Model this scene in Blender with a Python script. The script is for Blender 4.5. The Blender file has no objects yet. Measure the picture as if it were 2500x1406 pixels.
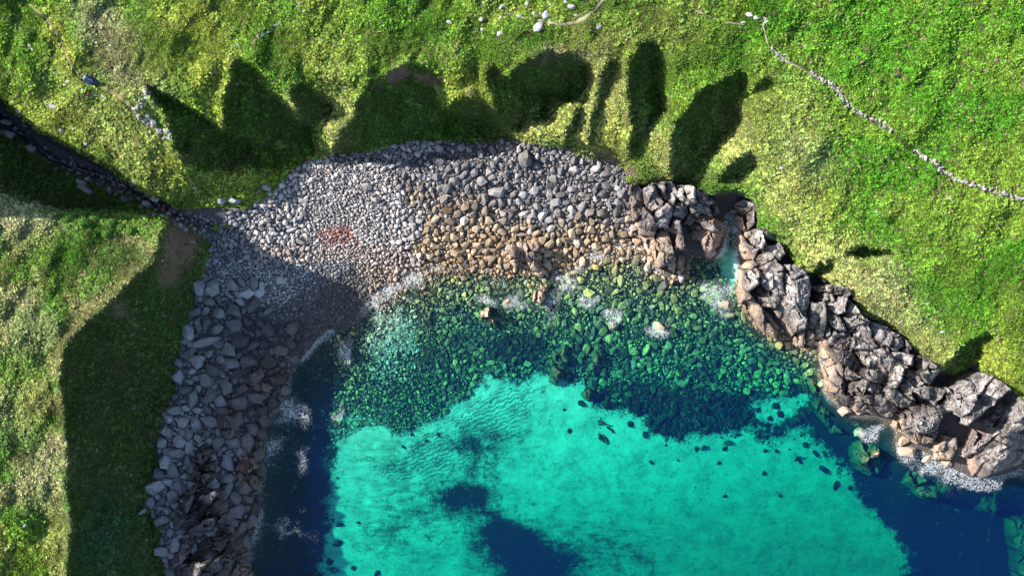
import bpy, bmesh, math, random
import numpy as np, time
_t0 = time.time()
from mathutils import Vector, Matrix, Euler

random.seed(7); rng = np.random.default_rng(7)
R = math.radians
S = bpy.context.scene
COL = S.collection

# ------------------------------------------------------------------ camera, sky, sun, exposure
HC = 140.0            # drone height above the sea, metres
PPM = 16.0            # photo pixels per metre at sea level (photo is 2500 wide)
CX, CY = 1250.0, 703.0
cam = bpy.data.cameras.new('camera'); cam.sensor_width = 36
cam.lens = 18.0 / (CX / PPM / HC); cam.clip_end = 2000
camo = bpy.data.objects.new('camera', cam); COL.objects.link(camo)
camo.location = (0, 0, HC); S.camera = camo

SUN_EL = 30.0; SDX, SDY = 0.944, 0.33          # shadows run right and down in the photo
TAN = math.tan(R(SUN_EL))
to_sun = Vector((-SDX * math.cos(R(SUN_EL)), SDY * math.cos(R(SUN_EL)), math.sin(R(SUN_EL)))).normalized()
W = bpy.data.worlds.new('World'); S.world = W; W.use_nodes = True
wn = W.node_tree; sky = wn.nodes.new('ShaderNodeTexSky'); sky.sky_type = 'NISHITA'; sky.sun_disc = False
sky.sun_elevation = R(SUN_EL); sky.sun_rotation = math.atan2(-SDX, SDY)
wn.links.new(sky.outputs[0], wn.nodes['Background'].inputs[0]); wn.nodes['Background'].inputs[1].default_value = 0.115
sl = bpy.data.lights.new('sun', 'SUN'); sl.energy = 5.0; sl.angle = R(0.53); sl.color = (1.0, 0.95, 0.86)
slo = bpy.data.objects.new('sun', sl); COL.objects.link(slo)
slo.rotation_euler = to_sun.to_track_quat('Z', 'Y').to_euler(); slo.location = (-60, 30, 90)
S.view_settings.view_transform = 'Standard'; S.view_settings.look = 'None'; S.view_settings.gamma = 1
S.view_settings.exposure = 1.42
cy = S.cycles; cy.max_bounces = 5; cy.diffuse_bounces = 2; cy.glossy_bounces = 2; cy.transparent_max_bounces = 8
cy.volume_bounces = 0; cy.caustics_reflective = False; cy.caustics_refractive = False; cy.use_denoising = True

# ------------------------------------------------------------------ small numeric tools (photo pixel space <-> world)
def world(px, py, h):
    k = (1.0 - np.asarray(h) / HC) / PPM
    return (np.asarray(px) - CX) * k, (CY - np.asarray(py)) * k
_lat = np.random.default_rng(3).random((256, 256))
def vnoise(x, y, s, seed=0):
    x = np.asarray(x, float) / s + 17.3 * seed + 500; y = np.asarray(y, float) / s + 9.7 * seed + 500
    xi = np.floor(x).astype(int); yi = np.floor(y).astype(int); fx = x - xi; fy = y - yi
    fx = fx * fx * (3 - 2 * fx); fy = fy * fy * (3 - 2 * fy)
    a = _lat[yi % 256, xi % 256]; b = _lat[yi % 256, (xi + 1) % 256]
    c = _lat[(yi + 1) % 256, xi % 256]; d = _lat[(yi + 1) % 256, (xi + 1) % 256]
    return (a * (1 - fx) + b * fx) * (1 - fy) + (c * (1 - fx) + d * fx) * fy
def fbm(x, y, s, o=4, seed=0):
    v = 0; a = 1; t = 0
    for k in range(o):
        v = v + a * vnoise(x, y, s / 2 ** k, seed + k * 3); t += a; a *= .5
    return v / t
def inpoly(px, py, P):
    px = np.asarray(px, float); py = np.asarray(py, float); r = np.zeros(px.shape, bool); n = len(P)
    for i in range(n):
        x1, y1 = P[i][:2]; x2, y2 = P[(i + 1) % n][:2]
        if y1 == y2: continue
        c = ((y1 > py) != (y2 > py)) & (px < (x2 - x1) * (py - y1) / (y2 - y1) + x1); r ^= c
    return r
def polydist(px, py, P, closed=False):
    px = np.asarray(px, float); py = np.asarray(py, float); d = np.full(px.shape, 1e9); n = len(P)
    for i in range(n if closed else n - 1):
        x1, y1 = P[i][:2]; x2, y2 = P[(i + 1) % n][:2]; dx, dy = x2 - x1, y2 - y1; L = dx * dx + dy * dy + 1e-9
        t = np.clip(((px - x1) * dx + (py - y1) * dy) / L, 0, 1)
        d = np.minimum(d, np.hypot(px - x1 - t * dx, py - y1 - t * dy))
    return d
def blur(a, r):
    for ax in (0, 1):
        p = np.pad(a, [(r + 1, r) if k == ax else (0, 0) for k in (0, 1)], mode='edge'); c = np.cumsum(p, axis=ax)
        n = a.shape[ax]; hi = np.take(c, range(2 * r + 1, 2 * r + 1 + n), axis=ax); lo = np.take(c, range(0, n), axis=ax)
        a = (hi - lo) / (2 * r + 1)
    return a
def smooth(e0, e1, x):
    t = np.clip((x - e0) / (e1 - e0), 0, 1); return t * t * (3 - 2 * t)

# ------------------------------------------------------------------ traced lines (photo pixels, height in metres)
SHORE = [(560,1760),(580,1500),(590,1406),(612,1330),(632,1250),(628,1180),(642,1130),(642,1080),(652,1030),(690,985),(702,940),(722,890),(762,835),
    (820,795),(860,768),(880,745),(930,700),(990,668),(1060,648),(1100,642),(1150,642),(1220,655),(1290,662),(1350,655),(1400,622),(1440,612),(1500,592),
    (1550,595),(1585,615),(1612,650),(1635,678),(1670,668),(1690,615),(1735,640),(1762,605),(1772,560),(1782,505),(1796,505),(1800,560),(1803,620),(1806,690),(1815,740),(1835,778),
    (1860,812),(1892,826),(1910,800),(1932,832),(1962,848),(1985,842),(2015,875),(2012,915),(2025,965),(2045,995),(2075,1018),(2110,1022),(2150,1026),(2185,1036),(2196,1062),(2186,1090),(2215,1118),(2260,1098),(2290,1125),(2330,1150),(2370,1170),(2440,1165),(2500,1140),(2640,1090),(2980,1040)]
BEACHTOP = [(560,505,5.0),(640,490,4.3),(700,432,4.6),(740,398,5),(800,380,5),(900,368,5),(1000,346,5.3),(1100,345,5.3),(1180,350,5.2),(1250,345,5),(1300,352,5),(1370,360,5),(1400,375,4.8),(1440,385,4.7),(1490,392,4.5),(1522,412,4.3),(1545,445,4)]
LSHORE = [(520,590,4),(505,630,4.2),(487,690,4.5),(470,760,4.5),(447,830,4.5),(432,900,4.5),(427,970,4.5),(400,1015,4.8),(385,1100,4.8),(395,1135,5),(362,1180,5),(368,1250,5),(398,1290,5),(392,1335,5),(405,1406,5),(390,1760,5)]
CREST = [(402,548,17.0),(387,600,18.3),(372,640,19),(320,690,19.6),(268,740,20.2),(205,795,20),(157,850,19.7),(150,930,19.4),(160,1000,19.3),(165,1080,19.3),(168,1150,19.1),(165,1180,19.1),(180,1290,18.3),(172,1340,17.9),(168,1406,17.5),(170,1760,18)]
GRASSROCK = [(1545,450,4.6),(1580,445,5.5),(1640,442,6),(1680,448,6.5),(1745,478,7),(1770,470,7.4),(1810,470,8),(1845,490,8),(1848,550,7.5),(1905,588,7.5),(1945,648,7.5),(1988,664,7.5),(2020,690,7.5),(2080,713,8),(2095,750,8),(2106,768,8),(2159,788,8.2),(2214,823,8.3),(2224,845,8),(2267,876,8.3),(2294,902,8.3),(2330,915,7.5),(2360,905,8),(2389,885,9),(2402,912,9),(2426,920,9.2),(2497,975,10),(2640,1040,11),(2980,1250,12)]
STREAM = [(-300,150,20),(-120,225,17),(0,288,14),(50,325,12.5),(95,365,11.5),(130,390,11),(250,432,9),(330,468,7.5),(400,508,6),(460,540,5),(520,556,4),(600,560,3.4)]
BANK = [(-300,90,26),(0,238,17.8),(30,272,16.8),(90,318,15.2),(170,362,15.4),(215,385,14.8),(260,408,14),(300,440,12.6),(345,470,11),(400,488,9),(430,505,6),(500,508,5.4)]
HNORTH = [(402,548,15),(300,526,16.6),(160,515,18),(60,500,19.3),(-100,475,22),(-300,440,26)]
CLIFFTOP = [(420,190,21.2),(560,130,22.5),(700,170,21),(790,180,20.6),(900,172,21),(1000,145,21.5),(1150,155,21),(1250,148,21),(1345,112,22),(1420,118,22),(1550,88,23),(1680,130,22.5),(1800,160,22),(1880,235,21.3),(1930,330,19.5),(1945,400,17.5),(1960,460,15.5)]
CONT = [[(x, y, 0.0) for x, y in SHORE], BEACHTOP, LSHORE, CREST, GRASSROCK, STREAM, BANK, HNORTH, CLIFFTOP,
    [(-480,700,25),(0,700,21.4),(60,760,21)], [(0,1000,20.6),(0,1780,19.6)], [(-480,1000,23),(-480,1780,22)],
    [(-480,-380,29),(-420,60,26),(-330,190,33),(-330,330,37),(-480,420,34)],
    [(0,150,21.5),(100,185,21),(200,205,20.4),(330,272,19),(400,330,17),(450,395,14)], [(0,0,23),(300,-10,23.5),(600,-20,23.5),(1250,-10,23.2),(1700,0,24.4),(2100,0,26.5),(2500,0,29)],
    [(-480,-380,29),(1250,-380,27),(2980,-380,38)], [(1960,160,23.6),(2200,330,22.6),(2500,480,22.6),(2980,650,25)], [(2980,-380,38),(2980,650,25)],
    [(700,560,2.6),(850,560,2.2),(1000,560,1.9),(1200,560,1.5),(1400,545,1.5),(1540,500,2)],
    [(560,700,3),(600,800,2.2),(560,900,2.4),(540,1000,2.6),(520,1100,2.8),(510,1250,3.2),(520,1400,3.2)],
    [(820,1060,-2.2),(1000,1060,-2.6),(1180,930,-2.4),(1330,900,-2.5),(1480,960,-2.9),(1640,1065,-3.6),(1820,1020,-4),(1960,960,-3.6),(2050,1080,-5),(2150,1200,-6.5),(2260,1406,-8.5),(2300,1780,-10)],
    [(650,1406,-3),(1000,1406,-4.6),(1500,1406,-7),(2000,1406,-9),(2500,1406,-9.5)], [(600,1780,-7),(2980,1780,-12)], [(2280,1230,-6.5),(2500,1260,-8.5),(2980,1250,-10)],
    [(1350,1150,-3.8),(1700,1200,-5.2)], [(735,900,-1.6),(730,1000,-2.6),(735,1150,-3.2),(720,1300,-3.2)], [(1100,800,-1.6),(1400,800,-1.5),(1700,790,-1.5),(1800,800,-1.6),(1900,900,-2.4)], [(1789,530,-.7),(1788,580,-1.4),(1785,640,-1.7),(1780,720,-1.7)], [(1694,640,-.8),(1715,655,-1.2),(1760,650,-1.6)]]

CONT.append([(640,330,11.5),(760,320,12),(830,335,12.5),(930,305,13),(1060,285,13.5),(1180,290,13.5),(1290,310,13),(1400,335,12.5),(1480,350,12),(1530,372,11.5),(1610,405,11),(1700,415,11.5),(1790,420,12.5),(1850,440,12.5)])
CONT = [[(x, y, 5 + (h - 5) * .76 if h > 5 else h) for x, y, h in c] for c in CONT]
# shaded hollows: outline in photo pixels; their floor drops away from the sun-side rim faster than the sun's rays
HOLLOWS = [
 [(352,212),(385,222),(440,245),(495,283),(522,305),(547,322),(549,300),(546,262),(556,215),(566,180),(570,152),(592,146),(620,172),(640,205),(662,227),(690,247),(702,268),(738,297),(724,270),(708,235),(708,216),(730,200),(751,211),(765,225),(795,235),(816,260),(816,273),(802,290),(768,314),(765,335),(772,357),(797,374),(750,388),(720,398),(690,408),(650,412),(600,405),(560,420),(480,415),(457,400),(427,362),(422,330),(410,283),(375,240)],
 [(977,167),(1005,157),(1032,167),(1060,178),(1066,191),(1064,218),(1073,259),(1090,262),(1128,236),(1165,240),(1198,270),(1218,310),(1250,332),(1195,372),(1100,388),(1030,392),(900,390),(815,388),(817,368),(832,315),(866,290),(870,245),(893,232),(900,200),(935,188)],
 [(1186,191),(1192,171),(1210,164),(1215,191),(1223,198),(1261,167),(1288,147),(1329,126),(1346,123),(1360,143),(1370,130),(1387,126),(1408,137),(1438,167),(1435,191),(1428,218),(1401,249),(1360,253),(1339,290),(1291,300),(1271,317),(1227,311),(1213,280),(1206,239)],
 [(1430,215),(1405,270),(1385,320),(1375,360),(1397,362),(1408,300),(1434,240)],
 [(1544,137),(1561,106),(1585,99),(1602,113),(1609,143),(1609,218),(1619,246),(1616,270),(1595,297),(1575,338),(1551,375),(1534,392),(1538,358),(1545,307),(1542,266),(1532,222),(1532,191)],
 [(1470,180),(1488,150),(1505,148),(1500,180),(1478,235),(1458,300),(1445,350),(1438,350),(1450,280)],
 [(1800,171),(1812,176),(1817,191),(1814,225),(1802,246),(1800,290),(1783,328),(1752,362),(1725,392),(1711,420),(1681,444),(1645,447),(1640,400),(1640,340),(1650,297),(1688,249),(1718,218),(1763,198)],
 [(1889,184),(1861,195),(1834,218),(1827,237),(1861,220)],
 [(1840,368),(1805,382),(1776,406),(1752,440),(1780,442),(1814,435),(1835,410)],
 [(1746,499),(1756,482),(1783,473),(1807,477),(1820,489),(1797,499),(1793,536),(1804,570),(1800,592),(1786,580),(1773,553),(1766,530)],
 [(1988,659),(2005,642),(2029,635),(2026,652),(1998,676),(1991,707),(1985,735),(1978,707)],
 [(2426,819),(2408,817),(2358,834),(2329,872),(2311,887),(2294,907),(2263,945),(2290,940),(2311,947),(2338,931),(2364,912),(2369,894),(2389,876),(2397,850),(2391,841),(2420,828)],
 [(2058,616),(2095,600),(2140,606),(2185,612),(2150,628),(2095,632)],
]

# ------------------------------------------------------------------ height field: membrane through the lines, then hollows
GX0, GX1, GY0, GY1 = -480, 2980, -380, 1780
def solve():
    h = None
    for st in (32, 16, 8, 4):
        nx, ny = (GX1 - GX0) // st + 1, (GY1 - GY0) // st + 1
        if h is None: h = np.full((ny, nx), 8.0)
        else:
            yi = np.linspace(0, h.shape[0] - 1, ny); xi = np.linspace(0, h.shape[1] - 1, nx)
            y0 = np.minimum(yi.astype(int), h.shape[0] - 2); x0 = np.minimum(xi.astype(int), h.shape[1] - 2)
            fy = (yi - y0)[:, None]; fx = (xi - x0)[None]
            h = (h[y0][:, x0] * (1 - fx) + h[y0][:, x0 + 1] * fx) * (1 - fy) + (h[y0 + 1][:, x0] * (1 - fx) + h[y0 + 1][:, x0 + 1] * fx) * fy
        h = np.ascontiguousarray(h); fi, fv = [], []
        for c in CONT:
            for a, b in zip(c[:-1], c[1:]):
                n = int(max(abs(b[0] - a[0]), abs(b[1] - a[1])) / st) + 2; t = np.linspace(0, 1, n)
                X = np.round((a[0] + (b[0] - a[0]) * t - GX0) / st).astype(int); Y = np.round((a[1] + (b[1] - a[1]) * t - GY0) / st).astype(int)
                ok = (X >= 0) & (X < nx) & (Y >= 0) & (Y < ny); fi.append(Y[ok] * nx + X[ok]); fv.append((a[2] + (b[2] - a[2]) * t)[ok])
        fi = np.concatenate(fi); fv = np.concatenate(fv)
        for it in range({32: 1500, 16: 600, 8: 300, 4: 120}[st]):
            h.reshape(-1)[fi] = fv
            p = np.pad(h, 1, mode='edge'); h = np.ascontiguousarray(.25 * (p[:-2, 1:-1] + p[2:, 1:-1] + p[1:-1, :-2] + p[1:-1, 2:]))
        h.reshape(-1)[fi] = fv
    return h
H0 = solve(); ST = 4
gx = np.arange(GX0, GX1 + 1, ST).astype(float); gy = np.arange(GY0, GY1 + 1, ST).astype(float)
PX, PY = np.meshgrid(gx, gy)
def carve(H0):
    wob = (fbm(PX, PY, 22, 3, 5) - .5) * 9; wob2 = (fbm(PX, PY, 22, 3, 8) - .5) * 9
    inside = np.zeros(H0.shape, bool)
    for P in HOLLOWS: inside |= inpoly(PX + wob, PY + wob2, P)
    inside |= inpoly(PX + wob, PY + wob2, [p[:2] for p in CREST] + [p[:2] for p in LSHORE][::-1])
    low = np.where((PX > 1740) & (PX < 1830) & (PY > 465) & (PY < 600), -1.2, 3.4)
    inside |= inpoly(PX, PY, [(-260,130),(0,242),(30,275),(90,322),(170,366),(260,412),(345,474),(400,495),(400,520),(300,520),(160,512),(60,494),(0,470),(-230,380)])
    up = np.roll(np.roll(inside, -4, 1), -1, 0).astype(float); up = blur(np.where(inside, 0, up), 1); H0 = H0 + .9 * np.where(inside, 0, up) * (H0 > 6)
    h = H0.copy(); ent = H0[:, 0].copy(); d = np.zeros(H0.shape[0]); dl = np.zeros(H0.shape[0])
    sh = SDY / SDX; idx = np.arange(H0.shape[0]) - sh
    i0 = np.clip(np.floor(idx).astype(int), 0, H0.shape[0] - 2); f = np.clip(idx - i0, 0, 1)
    for x in range(1, H0.shape[1]):
        pin = inside[i0, x - 1] & True
        pe = ent[i0] * (1 - f) + ent[i0 + 1] * f; pd = d[i0] * (1 - f) + d[i0 + 1] * f; pdl = dl[i0] * (1 - f) + dl[i0 + 1] * f
        ins = inside[:, x]; base = H0[:, x]
        was = (inside[i0, x - 1] | inside[i0 + 1, x - 1])
        ent = np.where(ins & was, pe, base - pdl * .5); d = np.where(ins & was, pd + 1, np.where(ins, 1, 0))
        mpp = (1 - base / HC) / PPM * ST / SDX
        fl = np.minimum(base, np.maximum(ent - d * mpp * TAN * 1.4 - 1.1, np.minimum(base, low[:, x])))
        dl = np.where(ins, base - fl, pdl * .80); h[:, x] = base - dl
    return h, inside
H1, INS = carve(H0)
H1 = np.where(H0 > -0.5, blur(H1, 1), H1)
land = smooth(3.5, 7, H0) * (1 - smooth(0, 1, 0))
rough = (fbm(PX, PY, 70, 4, 1) - .5) * 2.4 + (fbm(PX + PY * .4, PY * .45, 34, 3, 14) - .5) * 1.2
rib = (fbm(PX, PY * .28, 26, 3, 19) - .5) * 2.6 * blur(INS.astype(float), 2) * smooth(5, 7, H0) * smooth(300, 420, PX)
H1 = H1 + land * rough * .75 + rib + (1 - land) * (fbm(PX, PY, 30, 3, 2) - .5) * .45 * smooth(-9, 2, H0)
ROCKZ = [(1540,448)] + [p[:2] for p in GRASSROCK] + [(2980,1040)] + SHORE[::-1][:SHORE[::-1].index((1550,595)) + 1]
rz = blur(inpoly(PX, PY, ROCKZ).astype(float), 2); H1 = H1 - rz * np.clip(H1 * .45, 0, 2.6)
def hs(px, py, A=None):
    A = H1 if A is None else A
    u = np.clip((np.asarray(px, float) - GX0) / ST, 0, A.shape[1] - 1.001); v = np.clip((np.asarray(py, float) - GY0) / ST, 0, A.shape[0] - 1.001)
    i = u.astype(int); j = v.astype(int); fx = u - i; fy = v - j
    return (A[j, i] * (1 - fx) + A[j, i + 1] * fx) * (1 - fy) + (A[j + 1, i] * (1 - fx) + A[j + 1, i + 1] * fx) * fy

# ------------------------------------------------------------------ zones
xy = lambda c: [(p[0], p[1]) for p in c]
VEG_N = [(-480,-380),(2980,-380),(2980,1250)] + xy(GRASSROCK)[::-1] + xy(BEACHTOP)[::-1] + xy(BANK)[::-1] + [(-480,40)]
VEG_L = [(-480,200),(-120,245),(0,308),(60,348),(130,402),(250,446),(330,484),(400,528),(480,562),(512,590)] + xy(LSHORE)[1:] + [(-480,1760)]
SAND = [(770,1780),(790,1406),(800,1340),(815,1310),(805,1180),(808,1090),(820,1068),(900,1052),(1000,1060),(1100,1008),(1160,965),(1185,920),(1265,930),(1300,905),(1335,896),(1345,935),(1395,930),(1430,950),(1440,975),(1480,1005),(1520,990),(1580,1022),(1625,1068),(1700,1055),(1760,1055),(1800,1035),(1850,1045),(1880,1070),(1960,1052),(2010,1062),(2050,1115),(2062,1150),(2100,1210),(2140,1262),(2162,1300),(2212,1345),(2192,1406),(2200,1780)]  # left of it the bed colour stays dark, painting in the headland's shadow
SANDS = [SAND, [(1830,1000),(1850,965),(1900,955),(1935,965),(1950,1000),(1920,1022),(1860,1020)], [(1775,585),(1800,600),(1806,680),(1790,692),(1762,662),(1742,642),(1765,620)],
    [(1960,950),(1985,955),(1975,1000),(1955,1000)]]
ell = lambda cx, cy, rx, ry, a=0: lambda x, y: np.exp(-((((x - cx) * math.cos(R(a)) + (y - cy) * math.sin(R(a))) / rx) ** 2 + ((-(x - cx) * math.sin(R(a)) + (y - cy) * math.cos(R(a))) / ry) ** 2))
def sandmask(x, y):
    m = np.zeros(x.shape); w1 = (fbm(x, y, 70, 4, 131) - .5) * 62; w2 = (fbm(x, y, 70, 4, 137) - .5) * 62; x, y = x + w1, y + w2
    for P in SANDS: m = np.maximum(m, inpoly(x, y, P).astype(float))
    return m
KELP = [(1130,1210,75,42,0,1.35),(1170,1085,85,50,0,.95),(1265,1310,60,42,20,1.2),(1310,1385,95,62,0,2.0),(1215,1310,40,45,0,.9),(1190,1260,70,30,35,.42),(1180,1150,50,40,0,.3),(1500,1345,140,60,15,.5),(980,1120,70,30,-25,.45),(1010,1270,120,50,-20,.38),(930,1320,90,60,0,.25),(1160,1330,60,60,0,.5),(740,1200,60,90,0,.6),(1280,1010,30,70,20,.35)]
TYPES = {'green': (.088, .240, .022), 'yellow': (.32, .365, .065), 'dry': (.42, .375, .22), 'olive': (.21, .245, .065), 'pale': (.44, .455, .15), 'turf': (.105, .19, .042), 'deep': (.060, .185, .026), 'brown': (.125, .125, .055), 'teal': (.010, .11, .13)}
BLOTS = [ # cx, cy, rx, ry, angle, type, weight
 (290,120,45,110,-35,'dry',.75),(250,60,40,60,-30,'dry',.5),(500,60,110,60,20,'yellow',.8),(480,170,60,60,0,'yellow',.7),(520,240,40,40,0,'yellow',.6),(100,80,110,80,0,'green',.55),(620,110,70,70,0,'green',.5),
 (160,100,25,90,-20,'yellow',.8),(130,280,110,50,20,'yellow',.65),(300,330,150,60,38,'pale',.55),(420,420,120,50,40,'yellow',.5),(600,450,60,40,0,'yellow',.6),
 (790,100,40,100,0,'yellow',.55),(980,60,160,60,0,'green',.5),(1000,130,150,40,0,'olive',.35),(1250,110,130,50,0,'green',.5),(1400,125,90,22,0,'dry',.75),(1450,90,80,40,0,'yellow',.4),(1330,20,160,30,0,'yellow',.35),
 (1600,60,80,60,0,'olive',.55),(1680,80,60,80,0,'olive',.35),(1700,170,100,60,-30,'green',.4),(1950,250,60,80,-30,'pale',.35),(1960,400,60,80,-30,'dry',.35),(1900,480,60,80,-40,'pale',.7),(2000,600,90,50,40,'pale',.7),(2100,720,110,80,40,'pale',.75),(2150,690,60,40,0,'dry',.5),(2200,790,110,40,30,'dry',.35),(2270,850,80,40,20,'pale',.7),(2440,890,60,60,30,'yellow',.7),
 (2250,150,260,160,0,'green',.5),(2300,650,160,110,0,'green',.35),(2000,480,60,60,0,'yellow',.4),
 (820,300,40,90,0,'pale',.8),(720,270,45,40,30,'pale',.7),(1130,230,60,40,0,'yellow',.7),(1330,310,70,50,0,'pale',.7),(1450,260,30,110,15,'pale',.8),(1500,280,40,120,10,'pale',.9),(1510,340,40,60,0,'yellow',.6),(1610,370,45,80,-10,'pale',.9),(1780,370,70,60,-30,'pale',.8),(1830,300,60,60,0,'pale',.5),
 (20,530,70,60,0,'dry',.7),(90,540,80,40,0,'dry',.4),(150,640,90,60,0,'green',.75),(60,640,60,60,0,'olive',.4),(320,630,60,40,20,'dry',.3),(60,790,130,60,20,'dry',.45),(230,740,60,40,-30,'pale',.4),(60,900,90,80,0,'olive',.4),(30,1010,60,60,0,'dry',.4),(110,1110,60,40,0,'dry',.6),(90,1190,70,40,0,'dry',.45),(80,1000,80,60,0,'yellow',.3),(60,1340,110,60,0,'yellow',.5),(330,560,70,25,10,'green',.5),
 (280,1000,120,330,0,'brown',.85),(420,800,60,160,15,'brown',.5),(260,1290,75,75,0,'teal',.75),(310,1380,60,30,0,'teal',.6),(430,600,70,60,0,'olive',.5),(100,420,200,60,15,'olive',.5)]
SOIL = [(435,600,45,50,10,.95),(415,660,25,40,20,.8),(290,755,22,18,0,.8),(375,1070,10,30,0,.7),(970,185,35,14,-15,.9),(1040,195,35,12,15,.9),(930,205,25,10,-30,.6),(1320,150,40,8,-25,.5),(1540,425,14,20,0,.9),(1230,350,60,6,0,.5),(180,1150,12,40,0,.5),(1715,20,18,14,0,.6),(1530,410,40,8,30,.6),(1480,385,50,7,15,.6)]
def veg_tint(x, y):
    n = fbm(x, y, 120, 4, 21); n2 = fbm(x, y, 45, 3, 33)
    c = np.empty(x.shape + (3,)); T = {k: np.array(v) for k, v in TYPES.items()}
    w = smooth(.38, .62, n)[..., None]; c[:] = T['green'] * (1 - w) + (T['green'] * .6 + T['yellow'] * .4) * w
    lf = (smooth(620, 350, x) * smooth(480, 620, y))[..., None]
    lc = T['green'] * (1 - smooth(.4, .6, n2)[..., None]) * 1 + T['pale'] * .72 * smooth(.4, .6, n2)[..., None]
    c = c * (1 - lf) + lc * lf
    up = (smooth(1750, 1500, x) * smooth(520, 420, y))[..., None] * .28
    uc = T['olive'] * (1 - smooth(.42, .62, n2)[..., None]) + T['yellow'] * smooth(.42, .62, n2)[..., None]; c = c * (1 - up) + uc * up
    wx = x + (n - .5) * 120; wy = y + (n2 - .5) * 90
    for cx_, cy_, rx, ry, a, t, wt in BLOTS:
        m = np.clip(ell(cx_, cy_, rx, ry, a)(wx, wy) * 1.5, 0, 1) * wt; m = m[..., None]; c = c * (1 - m) + T[t] * m
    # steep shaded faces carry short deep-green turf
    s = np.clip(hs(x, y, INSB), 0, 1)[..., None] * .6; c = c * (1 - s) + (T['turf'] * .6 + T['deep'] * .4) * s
    return c
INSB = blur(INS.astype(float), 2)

# ------------------------------------------------------------------ material helpers
def mat(name):
    m = bpy.data.materials.new(name); m.use_nodes = True; nt = m.node_tree; b = nt.nodes['Principled BSDF']
    b.inputs['Roughness'].default_value = .9; b.inputs['Specular IOR Level'].default_value = .25
    return m, nt, b
class G:
    def __init__(s, nt): s.nt = nt
    def n(s, t, **k):
        o = s.nt.nodes.new(t)
        for a, v in k.items(): setattr(o, a, v)
        return o
    def l(s, a, b): s.nt.links.new(a, b)
    def val(s, sock, v):
        if hasattr(v, 'is_linked'): s.l(v, sock)
        else: sock.default_value = v
    def math(s, op, a, b=0.5, clamp=False):
        o = s.n('ShaderNodeMath', operation=op, use_clamp=clamp); s.val(o.inputs[0], a); s.val(o.inputs[1], b); return o.outputs[0]
    def mix(s, f, a, b, bt='MIX'):
        o = s.n('ShaderNodeMix', data_type='RGBA', blend_type=bt); s.val(o.inputs[0], f)
        for i, v in ((6, a), (7, b)):
            if isinstance(v, tuple): v = (*v, 1) if len(v) == 3 else v
            s.val(o.inputs[i], v)
        return o.outputs[2]
    def noise(s, scale, detail=3, rough=.6, vec=None, dist=0):
        o = s.n('ShaderNodeTexNoise'); o.inputs['Scale'].default_value = scale; o.inputs['Detail'].default_value = detail; o.inputs['Roughness'].default_value = rough; o.inputs['Distortion'].default_value = dist
        s.l(vec if vec is not None else s.pos(), o.inputs['Vector']); return o.outputs['Fac']
    def pos(s):
        if not hasattr(s, '_p'): s._p = s.n('ShaderNodeNewGeometry').outputs['Position']
        return s._p
    def attr(s, name, typ='GEOMETRY'):
        o = s.n('ShaderNodeAttribute', attribute_name=name, attribute_type=typ); return o
    def ramp(s, f, stops):
        o = s.n('ShaderNodeValToRGB'); e = o.color_ramp.elements
        while len(e) < len(stops): e.new(.5)
        for k, (p, c) in zip(e, stops): k.position = p; k.color = (*c, 1) if len(c) == 3 else c
        s.l(f, o.inputs[0]); return o.outputs[0]
    def sstep(s, f, lo, hi):
        o = s.n('ShaderNodeMapRange', interpolation_type='SMOOTHSTEP'); s.l(f, o.inputs[0]); o.inputs[1].default_value = lo; o.inputs[2].default_value = hi; return o.outputs[0]
    def bump(s, h, strength, dist, bsdf):
        o = s.n('ShaderNodeBump'); o.inputs['Strength'].default_value = strength; o.inputs['Distance'].default_value = dist; s.l(h, o.inputs['Height']); s.l(o.outputs[0], bsdf.inputs['Normal'])

def mesh_np(name, V, F, smooth_=False):
    me = bpy.data.meshes.new(name); V = np.asarray(V, np.float32); F = np.asarray(F, np.int32); k = F.shape[1]
    me.vertices.add(len(V)); me.vertices.foreach_set('co', V.ravel())
    me.loops.add(F.size); me.loops.foreach_set('vertex_index', F.ravel())
    me.polygons.add(len(F)); me.polygons.foreach_set('loop_start', np.arange(0, F.size, k, dtype=np.int32))
    me.update(calc_edges=True); me.validate()
    me.polygons.foreach_set('use_smooth', np.full(len(me.polygons), smooth_)); return me
def fattr(me, name, a, typ='FLOAT'):
    at = me.attributes.new(name, typ, 'POINT')
    if typ == 'FLOAT_COLOR': a = np.concatenate([a, np.ones((len(a), 1))], 1); at.data.foreach_set('color', a.astype(np.float32).ravel())
    elif typ == 'FLOAT_VECTOR': at.data.foreach_set('vector', a.astype(np.float32).ravel())
    else: at.data.foreach_set('value', a)
def put(name, me, m=None, parent=None, loc=None, **props):
    o = bpy.data.objects.new(name, me); COL.objects.link(o)
    if m: me.materials.append(m) if not len(me.materials) else None
    if parent: o.parent = parent
    if loc is not None: o.location = loc
    for k, v in props.items(): o[k] = v
    return o
def empty(name, loc, **props):
    o = bpy.data.objects.new(name, None); COL.objects.link(o); o.location = loc
    for k, v in props.items(): o[k] = v
    return o

print('T %.1f' % (time.time() - _t0))
# ------------------------------------------------------------------ terrain (land, beach floor and sea bed in one sheet)
def axis(a, b, lo, hi):
    mid = np.arange(a, b + 1, ST).astype(float); L = []; v = a; s = ST
    while v > lo: s *= 1.25; v -= s; L.append(v)
    U = []; v = b; s = ST
    while v < hi: s *= 1.25; v += s; U.append(v)
    return np.concatenate([L[::-1], mid, U])
tx = axis(-120, 2620, -2600, 5000); ty = axis(-100, 1508, -2200, 3600)
TX, TY = np.meshgrid(tx, ty); TH = hs(TX, TY); wx, wy = world(TX, TY, TH)
nv = TX.size; ii = np.arange(nv).reshape(TX.shape)
F = np.stack([ii[1:, :-1], ii[1:, 1:], ii[:-1, 1:], ii[:-1, :-1]], -1).reshape(-1, 4)
tme = mesh_np('terrain', np.stack([wx, wy, TH], -1).reshape(-1, 3), F, True)
x, y, h = TX.ravel(), TY.ravel(), TH.ravel()
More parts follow.
